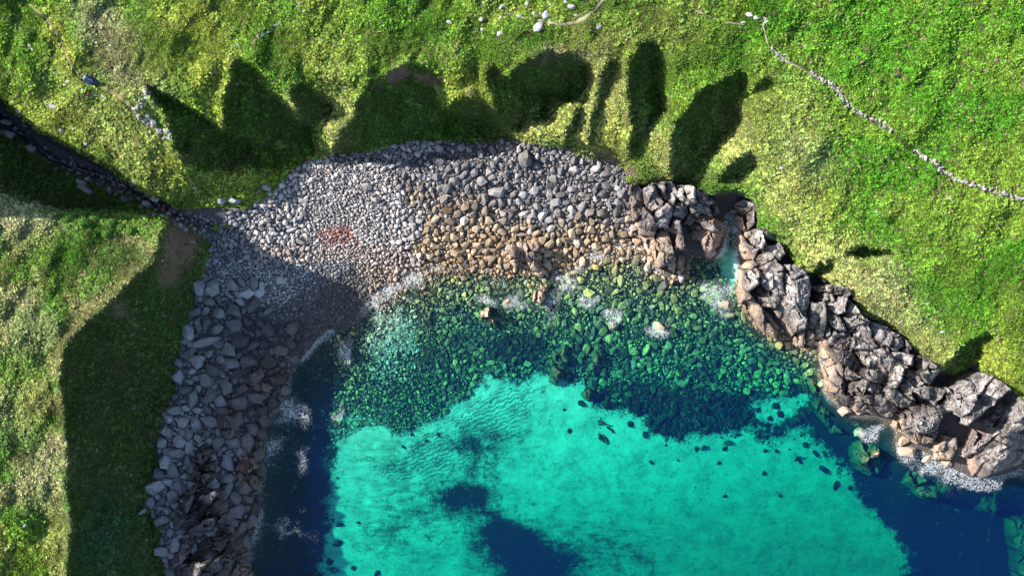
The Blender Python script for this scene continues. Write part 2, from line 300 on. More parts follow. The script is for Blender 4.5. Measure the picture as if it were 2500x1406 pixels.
wob = (fbm(x, y, 26, 3, 41) - .5) * 26
veg = (inpoly(x + wob, y + wob * .7, VEG_N) | inpoly(x + wob, y - wob * .7, VEG_L)).astype(float)
soil = np.zeros(nv)
for a, b, c, d, e, w in SOIL: soil = np.maximum(soil, np.clip(ell(a, b, c, d, e)(x + wob, y - wob) * 1.8, 0, 1) * w)
gravel = np.array((.075, .072, .074)); rockc = np.array((.07, .062, .06)); under = np.array((.010, .014, .012))
col = np.empty((nv, 3)); col[:] = gravel
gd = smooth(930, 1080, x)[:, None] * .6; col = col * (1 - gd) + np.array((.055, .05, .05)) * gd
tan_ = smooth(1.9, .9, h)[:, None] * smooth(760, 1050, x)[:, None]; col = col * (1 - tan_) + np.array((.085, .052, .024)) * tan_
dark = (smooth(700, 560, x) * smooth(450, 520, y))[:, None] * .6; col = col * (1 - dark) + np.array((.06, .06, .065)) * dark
rk = (inpoly(x, y, [(1545,450)] + xy(GRASSROCK) + [(2980,1040)] + SHORE[::-1][:SHORE[::-1].index((1550,595)) + 1]))[:, None]; col = np.where(rk, rockc, col)
uw = smooth(.1, -.35, h)[:, None]; col = col * (1 - uw) + under * uw
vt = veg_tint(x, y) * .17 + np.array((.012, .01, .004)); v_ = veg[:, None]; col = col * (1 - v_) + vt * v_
s_ = (soil * (h > .3))[:, None]; col = col * (1 - s_) + np.array((.125, .082, .062)) * s_
st = smooth(16, 6, polydist(x, y, xy(STREAM)))[:, None] * (h > .4)[:, None]; col = col * (1 - st) + np.array((.028, .026, .03)) * st
pink = np.clip(ell(838, 575, 38, 20, -10)(x, y) * 1.4, 0, 1)[:, None]; col = col * (1 - pink * .8) + np.array((.24, .095, .075)) * pink * .8
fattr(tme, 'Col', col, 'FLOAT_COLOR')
sm = sandmask(PX, PY); sm = blur(blur(sm, 5), 4); smv = hs(x, y, sm); sm2 = blur(blur(sm, 9), 9)
kv = np.zeros(nv)
for a, b, c, d, e, w in KELP: kv = kv + ell(a, b, c, d, e)(x, y) * w
fattr(tme, 'kelp', np.clip(kv, 0, 3))
fattr(tme, 'mottle', ell(1000, 1230, 190, 170)(x, y) + .8 * ell(1480, 1330, 150, 80)(x, y) + .6 * ell(900, 1100, 90, 60)(x, y))
smv = smv + .52 * ell(955, 815, 60, 90)(x, y) + .42 * ell(875, 1040, 60, 45)(x, y) + .3 * ell(1230, 700, 90, 30)(x, y); smv = np.where(h < -.15, smv, -1); fattr(tme, 'sand', smv)
RIP = [(1250,935),(1330,960),(1300,1010),(1250,1085),(1195,1130),(1100,1160),(1000,1165),(910,1180),(930,1120),(1050,1060),(1120,1010),(1180,960)]
rip = blur(blur(inpoly(PX, PY, RIP).astype(float), 5), 5); fattr(tme, 'ripple', hs(x, y, rip))
m_ter, nt, b = mat('ground_cover'); g = G(nt)
base = g.attr('Col').outputs['Color']; n1 = g.noise(3.2, 4, .65); n2 = g.noise(11, 3, .7); vv = g.n('ShaderNodeTexVoronoi'); vv.inputs['Scale'].default_value = 4.5; g.l(g.pos(), vv.inputs['Vector'])
var = g.math('ADD', g.math('MULTIPLY', n1, 1.0), g.math('MULTIPLY', n2, .9)); base2 = g.mix(1.0, base, g.ramp(var, [(.25, (.35, .35, .35)), (.95, (1, 1, 1)), (1.0, (1.5, 1.5, 1.5))]), 'MULTIPLY')
sepp = g.n('ShaderNodeSeparateXYZ'); g.l(g.pos(), sepp.inputs[0])
sn = g.noise(.55, 5, .62); sfine = g.noise(1.7, 4, .7, dist=1.0)
sf = g.sstep(g.math('ADD', g.attr('sand').outputs['Fac'], g.math('MULTIPLY', g.math('SUBTRACT', g.math('ADD', sn, g.math('MULTIPLY', sfine, .6)), .8), 1.9)), .22, .74)
mp = g.n('ShaderNodeMapping'); mp.inputs['Rotation'].default_value = (0, 0, R(66)); g.l(g.pos(), mp.inputs['Vector'])
wv = g.n('ShaderNodeTexWave'); wv.inputs['Scale'].default_value = .5; wv.inputs['Distortion'].default_value = 9.0; wv.inputs['Detail'].default_value = 2.5; wv.inputs['Detail Scale'].default_value = 1.6; g.l(mp.outputs[0], wv.inputs['Vector'])
ripf = g.math('MULTIPLY', g.sstep(g.math('ADD', g.attr('ripple').outputs['Fac'], g.math('MULTIPLY', g.math('SUBTRACT', sn, .5), 2.6)), .2, 1.0), g.sstep(wv.outputs['Fac'], .35, .7))  # refraction of surface ripples painted as dark bands into the sand colour
sf = g.math('MULTIPLY', sf, g.math('SUBTRACT', 1.0, g.math('MULTIPLY', ripf, .5)))
mp2 = g.n('ShaderNodeMapping'); mp2.inputs['Rotation'].default_value = (0, 0, R(25)); mp2.inputs['Scale'].default_value = (.35, 1.3, 1); g.l(g.pos(), mp2.inputs['Vector'])
streak = g.noise(.8, 6, .7, vec=mp2.outputs[0], dist=.8); spk = g.noise(2.2, 4, .75, dist=1.2)
kf = g.sstep(g.math('ADD', g.attr('kelp').outputs['Fac'], g.math('MULTIPLY', g.math('SUBTRACT', g.math('ADD', g.math('MULTIPLY', streak, .3), g.math('ADD', g.math('MULTIPLY', spk, .45), g.math('MULTIPLY', sn, .55))), .65), 3.6)), .15, 1.25)
sf = g.math('MULTIPLY', sf, g.math('SUBTRACT', 1.0, kf))
sandc = g.mix(g.sstep(g.noise(.35, 6, .68), .32, .66), (.27, .30, .235), (.58, .59, .45))
sandc = g.mix(g.math('MULTIPLY', g.sstep(spk, .42, .64), .65), sandc, (.70, .72, .56))  # sand mottling with the caustic light network painted into its colour
sandc = g.mix(g.math('MULTIPLY', g.sstep(g.noise(1.1, 5, .75, dist=2.0), .50, .66), .5), sandc, (.30, .33, .25))
mt = g.math('MULTIPLY', g.attr('mottle').outputs['Fac'], g.sstep(g.math('ADD', g.math('MULTIPLY', streak, .7), g.math('MULTIPLY', spk, .45)), .48, .72), True)
sandc = g.mix(g.math('MULTIPLY', mt, .8), sandc, (.10, .13, .075))
g.l(g.mix(sf, base2, sandc), b.inputs['Base Color']); g.bump(g.math('MULTIPLY', g.math('ADD', n1, g.math('MULTIPLY', vv.outputs['Distance'], .8)), g.math('SUBTRACT', 1.0, sf)), .8, .25, b)
put('terrain', tme, m_ter, kind='structure', label='green headland, boulder beach and sea bed of the cove', category='terrain')

print('T %.1f' % (time.time() - _t0))
# ------------------------------------------------------------------ sea: surface sheet on a closed body of clear water
sx = np.concatenate([[-4200, -1500, -300, 200], np.arange(560, 2561, 6), [2750, 3500, 5200]]).astype(float); sy = np.concatenate([[-2600, -800, 200], np.arange(460, 1461, 6), [1600, 2200, 3800]]).astype(float)
SX, SY = np.meshgrid(sx, sy); x, y = SX.ravel(), SY.ravel(); X, Y = world(x, y, 0)
d = polydist(x, y, SHORE); hh = hs(x, y)
fo = smooth(30, 2, d) * .62 * smooth(.28, .66, fbm(x, y, 90, 2, 71))
FOAM = [(960,690,60,16,-30,1.0),(900,735,36,14,-42,1.1),(1050,650,60,16,-10,.75),(1000,670,40,14,-20,.9),(1440,625,60,22,-15,.85),(1520,600,60,20,0,.75),(1365,690,30,26,0,.7),(1340,735,30,16,0,.7),(1450,735,26,22,0,.8),(1185,740,20,14,0,.7),(1260,745,30,20,0,.6),(1720,700,20,16,0,.9),(1720,730,16,16,0,.9),(1765,735,28,30,0,.7),(1500,790,18,24,0,.7),(1615,805,22,24,0,.85),(700,995,40,36,20,.7),(665,1100,24,40,0,.65),(740,1130,14,30,0,.5),(700,1290,60,14,10,.55),(735,1250,20,14,0,.4),(845,870,14,30,0,.8),(820,1000,8,30,0,.7),(1350,770,30,20,0,.4),
  (2310,1150,60,16,10,1.1),(2370,1175,50,14,5,1.1),(2440,1170,50,12,-5,1.1),(2150,1045,20,16,0,.9),(2130,1060,30,14,0,.8),(2260,1100,30,12,0,.8),(2350,1140,30,12,0,.8),(2080,990,12,20,0,.7),(2060,960,12,20,0,.5),(2280,1095,24,12,0,.9),(2230,1065,18,8,0,.7),(2090,1000,20,8,0,.8),(1965,850,16,10,0,.8),(1905,790,8,14,0,.6),(700,650,1,1,0,0)]
fx_ = x + (fbm(x, y, 38, 3, 301) - .5) * 70; fy_ = y + (fbm(x, y, 38, 3, 307) - .5) * 70
for a, b_, c, d_, e, w in FOAM: fo = np.maximum(fo, ell(a, b_, c * 1.25, d_ * 1.25, e)(fx_, fy_) * w * .8)
fo = np.where(hh < 1.2, np.clip(fo, 0, .52), 0)
ny_, nx_ = SX.shape; n_top = SX.size; ii = np.arange(n_top).reshape(ny_, nx_)
top = np.stack([ii[1:, :-1], ii[1:, 1:], ii[:-1, 1:], ii[:-1, :-1]], -1).reshape(-1, 4)
loop = np.concatenate([ii[0, :-1], ii[:-1, -1], ii[-1, :0:-1], ii[:0:-1, 0]])
bm = bmesh.new(); V = [bm.verts.new((a, c, 0)) for a, c in zip(X, Y)]; B = [bm.verts.new((X[i], Y[i], -40)) for i in loop]
for f in top: bm.faces.new([V[i] for i in f])
n = len(loop)
for k in range(n): bm.faces.new((V[loop[k]], V[loop[(k + 1) % n]], B[(k + 1) % n], B[k]))
bm.faces.new(B); bmesh.ops.recalc_face_normals(bm, faces=bm.faces)
wme = bpy.data.meshes.new('sea'); bm.to_mesh(wme); bm.free()
fattr(wme, 'foam', np.concatenate([fo, np.zeros(n)]))
m_sea = bpy.data.materials.new('clear_sea_water'); m_sea.use_nodes = True; nt = m_sea.node_tree; nt.nodes.clear(); g = G(nt)
out = g.n('ShaderNodeOutputMaterial'); tr = g.n('ShaderNodeBsdfTransparent'); gl = g.n('ShaderNodeBsdfGlossy'); gl.inputs['Roughness'].default_value = .12
wvn = g.noise(1.4, 4, .6, dist=.6); bp = g.n('ShaderNodeBump'); bp.inputs['Strength'].default_value = .18; bp.inputs['Distance'].default_value = .12; g.l(wvn, bp.inputs['Height']); g.l(bp.outputs[0], gl.inputs['Normal'])
fr = g.n('ShaderNodeFresnel'); fr.inputs['IOR'].default_value = 1.33; g.l(bp.outputs[0], fr.inputs['Normal'])
mx = g.n('ShaderNodeMixShader'); bk = g.n('ShaderNodeNewGeometry').outputs['Backfacing']; g.l(g.math('MULTIPLY', fr.outputs[0], g.math('SUBTRACT', 1.0, bk)), mx.inputs[0]); g.l(tr.outputs[0], mx.inputs[1]); g.l(gl.outputs[0], mx.inputs[2])
df = g.n('ShaderNodeBsdfDiffuse'); df.inputs['Color'].default_value = (.82, .85, .88, 1)
lc = [g.sstep(g.math('ABSOLUTE', g.math('SUBTRACT', g.noise(q, 4, .6, dist=1.4), .5)), w_, .0) for q, w_ in ((.9, .035), (2.3, .06))]; lace = g.math('MAXIMUM', lc[0], g.math('MULTIPLY', lc[1], .85))
fine = g.sstep(g.noise(5.5, 3, .7, dist=.8), .45, .7)
fm = g.sstep(g.math('ADD', g.attr('foam').outputs['Fac'], g.math('ADD', g.math('MULTIPLY', lace, .5), g.math('MULTIPLY', fine, .12))), .60, 1.02)
fm = g.math('MULTIPLY', fm, g.math('GREATER_THAN', g.attr('foam').outputs['Fac'], .04))
mx2 = g.n('ShaderNodeMixShader'); g.l(g.math('MULTIPLY', fm, .5), mx2.inputs[0]); g.l(mx.outputs[0], mx2.inputs[1]); g.l(df.outputs[0], mx2.inputs[2]); g.l(mx2.outputs[0], out.inputs['Surface'])
SIG_A = (.42, .058, .074); SIG_S = (.0002, .0022, .020)
def vol(node, sig):
    k = max(sig); node.inputs['Density'].default_value = k; return node
va = g.n('ShaderNodeVolumeAbsorption'); va.inputs['Density'].default_value = 1.0; va.inputs['Color'].default_value = tuple(1 - s for s in SIG_A) + (1,)
vs = g.n('ShaderNodeVolumeScatter'); vs.inputs['Density'].default_value = SIG_S[2]; vs.inputs['Color'].default_value = tuple(s / SIG_S[2] for s in SIG_S) + (1,)
ad = g.n('ShaderNodeAddShader'); g.l(va.outputs[0], ad.inputs[0]); g.l(vs.outputs[0], ad.inputs[1]); g.l(ad.outputs[0], out.inputs['Volume'])
put('sea', wme, m_sea, kind='structure', label='clear turquoise to navy sea water filling the cove', category='sea')

print('T %.1f' % (time.time() - _t0))
# ------------------------------------------------------------------ rock shapes
def stone_material(name, src):
    m, nt, b = mat(name); g = G(nt)
    if src == 'obj': c = g.n('ShaderNodeObjectInfo').outputs['Color']
    else: c = g.attr('Col').outputs['Color']
    n1 = g.noise(1.6, 5, .65); n2 = g.noise(7, 4, .7)
    c2 = g.mix(1.0, c, g.ramp(g.math('ADD', g.math('MULTIPLY', n1, .6), g.math('MULTIPLY', n2, .5)), [(.32, (.5, .49, .5)), (.55, (.95, .95, .95)), (.78, (1.4, 1.38, 1.34))]), 'MULTIPLY')
    sz = g.n('ShaderNodeSeparateXYZ'); g.l(g.pos(), sz.inputs[0]); weed = g.sstep(sz.outputs[2], -.1, -.6)
    wc = g.mix(1.0, c, g.ramp(g.noise(2.6, 5, .75, dist=1.0), [(.36, (.22, .25, .22)), (.5, (.9, .9, .85)), (.64, (2.3, 2.2, 1.6))]), 'MULTIPLY'); c2 = g.mix(weed, c2, wc)
    g.l(c2, b.inputs['Base Color']); g.bump(g.math('ADD', n1, n2), .7, .12, b); b.inputs['Roughness'].default_value = .8; return m
M_STONE = stone_material('boulder_rock', 'obj'); M_STONEJ = stone_material('cobble_rock', 'attr')
def rock_shape(seed, npts, e, flat, rounded=False, up=0):
    r = random.Random(seed); bm = bmesh.new()
    for i in range(npts):
        z = 1 - 2 * (i + .5) / npts; a = i * 2.39996 + r.uniform(-.45, .45); z = max(-1, min(1, z + r.uniform(-.15, .15))); s = math.sqrt(max(0, 1 - z * z))
        p = Vector((math.cos(a) * s, math.sin(a) * s, z)); k = (abs(p.x) ** e + abs(p.y) ** e + abs(p.z) ** e) ** (-1 / e)
        p *= k * r.uniform(.80, 1.06); p.x *= 1; p.y *= r.uniform(.97, 1.03); p.z *= flat; bm.verts.new(p)
    bmesh.ops.convex_hull(bm, input=bm.verts); bmesh.ops.delete(bm, geom=[v for v in bm.verts if not v.link_faces], context='VERTS')
    asp = r.uniform(.62, .95); sh = r.uniform(-.3, .3)
    for v in bm.verts: v.co.y = v.co.y * asp + v.co.x * sh * .4; v.co.z += v.co.x * r.uniform(-.02, .02)
    if up:
        bmesh.ops.subdivide_edges(bm, edges=bm.edges, cuts=1, use_grid_fill=True)
        for v in bm.verts:
            v.co *= 1 + .07 * (r.random() - .5)
    bmesh.ops.triangulate(bm, faces=bm.faces); bmesh.ops.recalc_face_normals(bm, faces=bm.faces)
    me = bpy.data.meshes.new('stone'); bm.to_mesh(me); bm.free(); me.polygons.foreach_set('use_smooth', [rounded] * len(me.polygons)); return me
ANG = [rock_shape(s, 17, 3.6, .62) for s in range(14)]; CUT = [rock_shape(50 + s, 13, 5.5, .55) for s in range(12)]
RND = [rock_shape(100 + s, 20, 2.4, .6, True) for s in range(10)]; BIG = [rock_shape(200 + s, 22, 4.2, .62, False, 1) for s in range(12)]
TINY = [rock_shape(300 + s, 10, 3.0, .65) for s in range(10)]
for me in ANG + CUT + RND + BIG + TINY: me.materials.append(M_STONE)
ARR = {}
def arr(me):
    if me.name not in ARR:
        v = np.empty(len(me.vertices) * 3); me.vertices.foreach_get('co', v); f = np.empty(len(me.polygons) * 3, np.int64); me.loops.foreach_get('vertex_index', np.zeros(len(me.loops), np.int32))
        li = np.empty(len(me.loops), np.int32); me.loops.foreach_get('vertex_index', li); ARR[me.name] = (v.reshape(-1, 3), li.reshape(-1, 3))
    return ARR[me.name]
class Joined:
    def __init__(s): s.V = []; s.F = []; s.C = []; s.n = 0
    def add(s, me, M, c):
        v, f = arr(me); A = np.array(M); v2 = v @ A[:3, :3].T + A[:3, 3]; s.V.append(v2); s.F.append(f + s.n); s.C.append(np.tile(c, (len(v), 1))); s.n += len(v)
    def build(s, name, m, smooth_=False, **p):
        me = mesh_np(name, np.concatenate(s.V), np.concatenate(s.F), smooth_); fattr(me, 'Col', np.concatenate(s.C), 'FLOAT_COLOR'); return put(name, me, m, **p)
def xform(px, py, rx, ry=None, rot=0, sink=.25, tilt=.18, hgt=1.0, r=random):
    h = float(hs(px, py)); X, Y = world(px, py, h); k = (1 - h / HC) / PPM; ry = ry or rx
    sx_, sy_ = rx * k, ry * k; sz = (sx_ * sy_) ** .5 * hgt
    return Matrix.Translation((X, Y, h + sz * sink)) @ Euler((r.gauss(0, tilt), r.gauss(0, tilt), rot)).to_matrix().to_4x4() @ Matrix.Diagonal((sx_, sy_, sz, 1))

# stone colours by where they lie
def stone_col(px, py, h, r=random):
    v = r.uniform(.55, 1.4); q = r.random()
    if h < -.25:
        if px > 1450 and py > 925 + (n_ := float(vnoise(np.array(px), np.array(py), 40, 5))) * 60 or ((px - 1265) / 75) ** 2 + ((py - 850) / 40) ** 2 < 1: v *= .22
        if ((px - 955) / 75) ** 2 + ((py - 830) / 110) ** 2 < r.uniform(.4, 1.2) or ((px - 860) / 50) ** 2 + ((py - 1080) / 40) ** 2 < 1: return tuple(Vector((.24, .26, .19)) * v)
        c = Vector((.15, .145, .07)).lerp(Vector((.32, .27, .085)), q * q) if r.random() < .7 else Vector((.045, .05, .03)).lerp(Vector((.16, .15, .11)), q ** 3); return tuple(c * v * (.4 if px < 815 else 1) * (.35 + 1.3 * float(fbm(np.array(px), np.array(py), 70, 2, 91))))  # drowned stones at far left tinted darker, painting in the headland's cast shadow
    n = float(fbm(np.array(px), np.array(py), 60, 2, 90))
    grey = Vector((.21, .20, .205)).lerp(Vector((.27, .25, .235)), q); darkg = Vector((.115, .105, .11)); tan_ = Vector((.255, .175, .10)).lerp(Vector((.31, .24, .165)), q); pale = Vector((.40, .365, .35)); pinkc = Vector((.33, .25, .215))
    px += (n - .5) * 150
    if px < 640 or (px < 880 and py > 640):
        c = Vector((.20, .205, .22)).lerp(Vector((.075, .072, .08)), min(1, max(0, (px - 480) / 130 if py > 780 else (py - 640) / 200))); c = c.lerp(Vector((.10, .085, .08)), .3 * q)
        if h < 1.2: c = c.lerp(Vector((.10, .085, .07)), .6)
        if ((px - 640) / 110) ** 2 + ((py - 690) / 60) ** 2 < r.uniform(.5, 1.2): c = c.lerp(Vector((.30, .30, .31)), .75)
    elif px < 1010: 
        c = pale.lerp(grey, q * .7)
        if py > 600: c = c.lerp(pinkc, .6)
        if py > 650: c = c.lerp(tan_, .35)
    else:
        t = 1 / (1 + math.exp(-((py - 535) + (n - .5) * 150 + r.gauss(0, 16) - (px - 1250) * .03) / 14)); c = (grey.lerp(darkg, .25) if r.random() < .5 else darkg.lerp(grey, .2)).lerp(tan_, t)
        if r.random() < .12: c = c.lerp(pale, .5)
    if abs(px - 838) < 42 and abs(py - 575) < 20 and r.random() < .75: c = Vector((.30, .15, .12))
    return tuple(c * v)

print('T %.1f' % (time.time() - _t0))
# ------------------------------------------------------------------ rock outcrops: fractured masses, every slab between two joints its own piece
def outcrop_material():
    m, nt, b = mat('fractured_granite'); g = G(nt); p = g.pos(); sp = g.n('ShaderNodeSeparateXYZ'); g.l(p, sp.inputs[0]); z = sp.outputs[2]
    n0 = g.noise(.16, 3, .6); n1 = g.noise(.9, 5, .65); n2 = g.noise(5, 4, .7)
    zz = g.math('ADD', z, g.math('MULTIPLY', g.math('SUBTRACT', g.math('ADD', g.math('MULTIPLY', n0, .6), g.math('MULTIPLY', n1, .4)), .5), 7.0))
    oi = g.n('ShaderNodeObjectInfo')
    pinkc = g.mix(n1, (.28, .195, .145), (.37, .275, .215)); darkc = g.mix(g.sstep(n1, .35, .65), (.075, .064, .061), (.18, .152, .14))
    c = g.mix(g.sstep(zz, 2.0, 3.8), pinkc, darkc)
    lich = g.math('MULTIPLY', g.sstep(zz, 4.0, 6.5), g.sstep(g.math('ADD', g.math('MULTIPLY', n1, .6), g.math('MULTIPLY', n2, .65)), .54, .72))
    c = g.mix(g.math('MULTIPLY', lich, .6), c, (.37, .36, .35)); c = g.mix(g.sstep(z, .5, -.2), c, (.13, .11, .055)); c = g.mix(g.sstep(z, .0, -.8), c, (.085, .10, .045))
    och = g.math('MULTIPLY', g.sstep(g.noise(.5, 3, .6), .66, .75), g.sstep(z, 5, 1)); c = g.mix(g.math('MULTIPLY', och, .6), c, (.33, .17, .05))
    c = g.mix(1.0, c, oi.outputs['Color'], 'MULTIPLY')
    c = g.mix(1.0, c, g.ramp(n2, [(.3, (.62, .61, .6)), (.5, (1, 1, 1)), (.7, (1.3, 1.3, 1.3))]), 'MULTIPLY')
    vo = g.n('ShaderNodeTexVoronoi', feature='DISTANCE_TO_EDGE'); vo.inputs['Scale'].default_value = .7; vo.inputs['Randomness'].default_value = 1
    ms = g.n('ShaderNodeVectorMath', operation='ADD'); g.l(p, ms.inputs[0]); nc = g.n('ShaderNodeTexNoise'); nc.inputs['Scale'].default_value = .8; g.l(p, nc.inputs['Vector']); g.l(nc.outputs['Color'], ms.inputs[1]); g.l(ms.outputs[0], vo.inputs['Vector'])
    crack = g.sstep(vo.outputs['Distance'], 0, .045)
    g.l(c, b.inputs['Base Color']); g.bump(g.math('ADD', g.math('MULTIPLY', n1, 1.2), g.math('ADD', g.math('MULTIPLY', n2, .5), g.math('MULTIPLY', crack, .8))), .85, .22, b); b.inputs['Roughness'].default_value = .75; return m
M_CROP = outcrop_material()
NCROP = 0; LANDMARKS = []
def outcrop(name, poly, rise, cell, ang, aniso, label, cat='rock outcrop', group=None, edge=11, base=None, tiltk=.05, step=2.6, tint=(1, 1, 1)):
    global NCROP; NCROP += 1; sd = NCROP; r = np.random.default_rng(1000 + sd)
    cell *= 1.9 if poly[0][0] > 1500 else 1.15; tiltk *= .7; P = np.array(poly, float); P = P.mean(0) + (P - P.mean(0)) * 1.10; poly = [tuple(p) for p in P]; x0, y0 = P.min(0) - 3; x1, y1 = P.max(0) + 3
    ax_, ay_ = np.arange(x0, x1, step), np.arange(y0, y1, step); x, y = np.meshgrid(ax_, ay_); x = x + 0; 
    wxx = x + (fbm(x, y, 26, 3, sd) - .5) * 16; wyy = y + (fbm(x, y, 26, 3, sd + 40) - .5) * 16
    ins = inpoly(wxx * .5 + x * .5, wyy * .5 + y * .5, poly); dB = polydist(x, y, poly, True)
    ca, sa = math.cos(R(ang)), math.sin(R(ang)); tr = lambda u, v: ((u * ca + v * sa) / aniso, (-u * sa + v * ca))
    seeds = []; tries = 0; area = (x1 - x0) * (y1 - y0); cand = np.stack([r.uniform(x0, x1, 4000), r.uniform(y0, y1, 4000)], 1); cand = cand[inpoly(cand[:, 0], cand[:, 1], poly)]
    for c in cand:
        q = tr(c[0], c[1]); loc = cell * r.uniform(.55, 1.2)
        if all((q[0] - s[2]) ** 2 + (q[1] - s[3]) ** 2 > (loc * .5 + s[4] * .5) ** 2 for s in seeds): seeds.append((c[0], c[1], q[0], q[1], loc))
    sdn = np.array(seeds); u, v = tr(wxx, wyy)
    D = (u[..., None] - sdn[:, 2]) ** 2 + (v[..., None] - sdn[:, 3]) ** 2; D = np.sqrt(D) - sdn[:, 4] * .25
    o = np.argsort(D, -1)[..., :2]; idc = o[..., 0]; d1 = np.take_along_axis(D, o[..., :1], -1)[..., 0]; d2 = np.take_along_axis(D, o[..., 1:2], -1)[..., 0] if len(seeds) > 1 else d1 + 99
    e = (d2 - d1) * .5
    hb = hs(x, y) if base is None else np.full(x.shape, base)
    if base is None and P[:, 0].min() > 1500: prof = (3.2 + (rise - 4) * .4) * (1 - np.exp(-(polydist(x, y, SHORE) + 4) / 16)) * (.35 + 1.25 * fbm(x, y, 80, 3, 9)) + .5 * (1 - np.exp(-dB / 4)); cont_ = True
    else: prof = rise * (1 - np.exp(-dB / edge)) * (.75 + .5 * fbm(x, y, 60, 2, sd + 9)); cont_ = False
    k = PPM; off = r.normal(0, .07 * rise + .08, len(seeds)); tx_ = r.normal(-.012, tiltk, len(seeds)); ty_ = r.normal(.004, tiltk, len(seeds))
    z = hb + prof + off[idc] + tx_[idc] * (x - sdn[idc, 0]) * -1 + ty_[idc] * (y - sdn[idc, 1])
    ck = smooth(.34, .62, fbm(x, y, 34, 2, sd + 33)) * .9 + .12
    z = z - (.9 + .14 * rise) * ck * np.exp(-(e / 1.5) ** 1.5) + (fbm(x, y, 26, 4, sd + 60) - .5) * .5
    n2_ = max(6, int(len(seeds) * 7)); s2 = np.stack([r.uniform(x0, x1, n2_), r.uniform(y0, y1, n2_)], 1); u2, v2 = tr(s2[:, 0], s2[:, 1])
    i2 = np.argmin((u[..., None] - u2) ** 2 + (v[..., None] - v2) ** 2, -1); z = z + r.normal(0, .11, n2_)[i2] + r.normal(-.006, .024, n2_)[i2] * -(x - s2[i2, 0]) + r.normal(0, .024, n2_)[i2] * (y - s2[i2, 1])
    # minor joints inside a slab
    fx, fy = tr(wxx + 300, wyy + 100); w1 = np.abs(fbm(fx * 1.4, fy, 30, 2, sd + 70) - .5); z = z - .45 * np.exp(-(w1 / .018) ** 2)
    z = z - (.35 if cont_ else 1.2) * np.exp(-(dB / 3.0))
    X, Y = world(x, y, z); root = None; cx_, cy_ = P.mean(0); hz = float(hs(cx_, cy_)); RX, RY = world(cx_, cy_, hz)
    root = empty(name, (float(RX), float(RY), hz), label=label, category=cat); LANDMARKS.append((cx_, cy_, label))
    if group: root['group'] = group
    okq = ins[:-1, :-1] & ins[1:, :-1] & ins[:-1, 1:] & ins[1:, 1:]; same = (idc[:-1, :-1] == idc[1:, :-1]) & (idc[:-1, :-1] == idc[:-1, 1:]) & (idc[:-1, :-1] == idc[1:, 1:]); pass
    gi = np.arange(x.size).reshape(x.shape); V = np.stack([X, Y, z], -1).reshape(-1, 3)
    for c in range(len(seeds)):
        qy, qx = np.nonzero(okq & (idc[:-1, :-1] == c))
        if len(qy) < 4: continue
        f = np.stack([gi[qy + 1, qx], gi[qy + 1, qx + 1], gi[qy, qx + 1], gi[qy, qx]], 1)
        E = np.concatenate([f[:, [0, 1]], f[:, [1, 2]], f[:, [2, 3]], f[:, [3, 0]]]); key = np.minimum(E[:, 0], E[:, 1]) * 10 ** 7 + np.maximum(E[:, 0], E[:, 1]); uq, inv, cnt = np.unique(key, return_inverse=True, return_counts=True)
        B = E[cnt[inv] == 1]; us, inv2 = np.unique(np.concatenate([f.ravel(), B.ravel()]), return_inverse=True); vv = V[us]; nf = inv2[:f.size].reshape(-1, 4); nb = inv2[f.size:].reshape(-1, 2)
        lowv = vv.copy(); lowv[:, 2] -= 2.2; sk = np.stack([nb[:, 1], nb[:, 0], nb[:, 0] + len(vv), nb[:, 1] + len(vv)], 1)
        vv = np.concatenate([vv, lowv]); ff = np.concatenate([nf, sk]); used, inv3 = np.unique(ff, return_inverse=True); vv = vv[used]; ff = inv3.reshape(-1, 4)
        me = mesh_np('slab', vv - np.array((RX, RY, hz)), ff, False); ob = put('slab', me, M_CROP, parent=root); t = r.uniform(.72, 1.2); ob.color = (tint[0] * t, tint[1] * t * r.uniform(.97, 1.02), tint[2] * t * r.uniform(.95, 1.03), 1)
    return root

outcrop('rock_outcrop', [(1537,455),(1556,450),(1570,470),(1572,520),(1566,560),(1552,548),(1545,520),(1538,490)], 3.0, 26, 80, 1.8, 'narrow dark rock with ochre foot at the right end of the boulder beach')
outcrop('rock_outcrop', [(1573,468),(1600,452),(1640,452),(1652,480),(1640,520),(1628,560),(1640,590),(1648,640),(1637,676),(1622,668),(1606,640),(1590,612),(1565,578),(1562,550),(1574,520)], 5.2, 30, 62, 1.6, 'tall fractured rock spur dipping from grass edge to a tan pointed tip')
outcrop('rock_outcrop', [(1652,575),(1628,565),(1645,540),(1662,545),(1672,600),(1680,640),(1668,670),(1652,662),(1645,620)], 4.0, 30, 70, 1.8, 'tan layered rock finger beside the pointed spur, ending in the green shallows')
outcrop('rock_outcrop', [(1655,455),(1690,458),(1715,470),(1745,492),(1755,520),(1735,528),(1712,520),(1690,545),(1668,540),(1645,520),(1655,485)], 4.2, 24, 30, 1.3, 'dark jumbled rock mass under the grassy bowl, left of the sea cave')
outcrop('rock_outcrop', [(1690,552),(1712,528),(1740,534),(1765,548),(1766,570),(1755,600),(1735,612),(1722,606),(1712,585),(1690,580)], 3.6, 28, 60, 1.3, 'dark slanting block at the left side of the narrow turquoise inlet')
outcrop('rock_outcrop', [(1722,612),(1742,602),(1752,618),(1740,634),(1724,632)], 1.8, 30, 0, 1.2, 'small tan rock knob standing in the mouth of the turquoise inlet')
outcrop('rock_outcrop', [(1795,502),(1817,489),(1841,499),(1843,547),(1824,562),(1800,552)], 3.2, 26, 50, 1.3, 'grey rounded crag right beside the sea cave, below bright grass')
outcrop('rock_outcrop', [(1806,580),(1840,562),(1868,562),(1900,592),(1916,620),(1896,640),(1870,640),(1835,655),(1812,652),(1805,620)], 4.0, 26, 30, 1.3, 'black and white lichened crag on the right wall of the inlet')
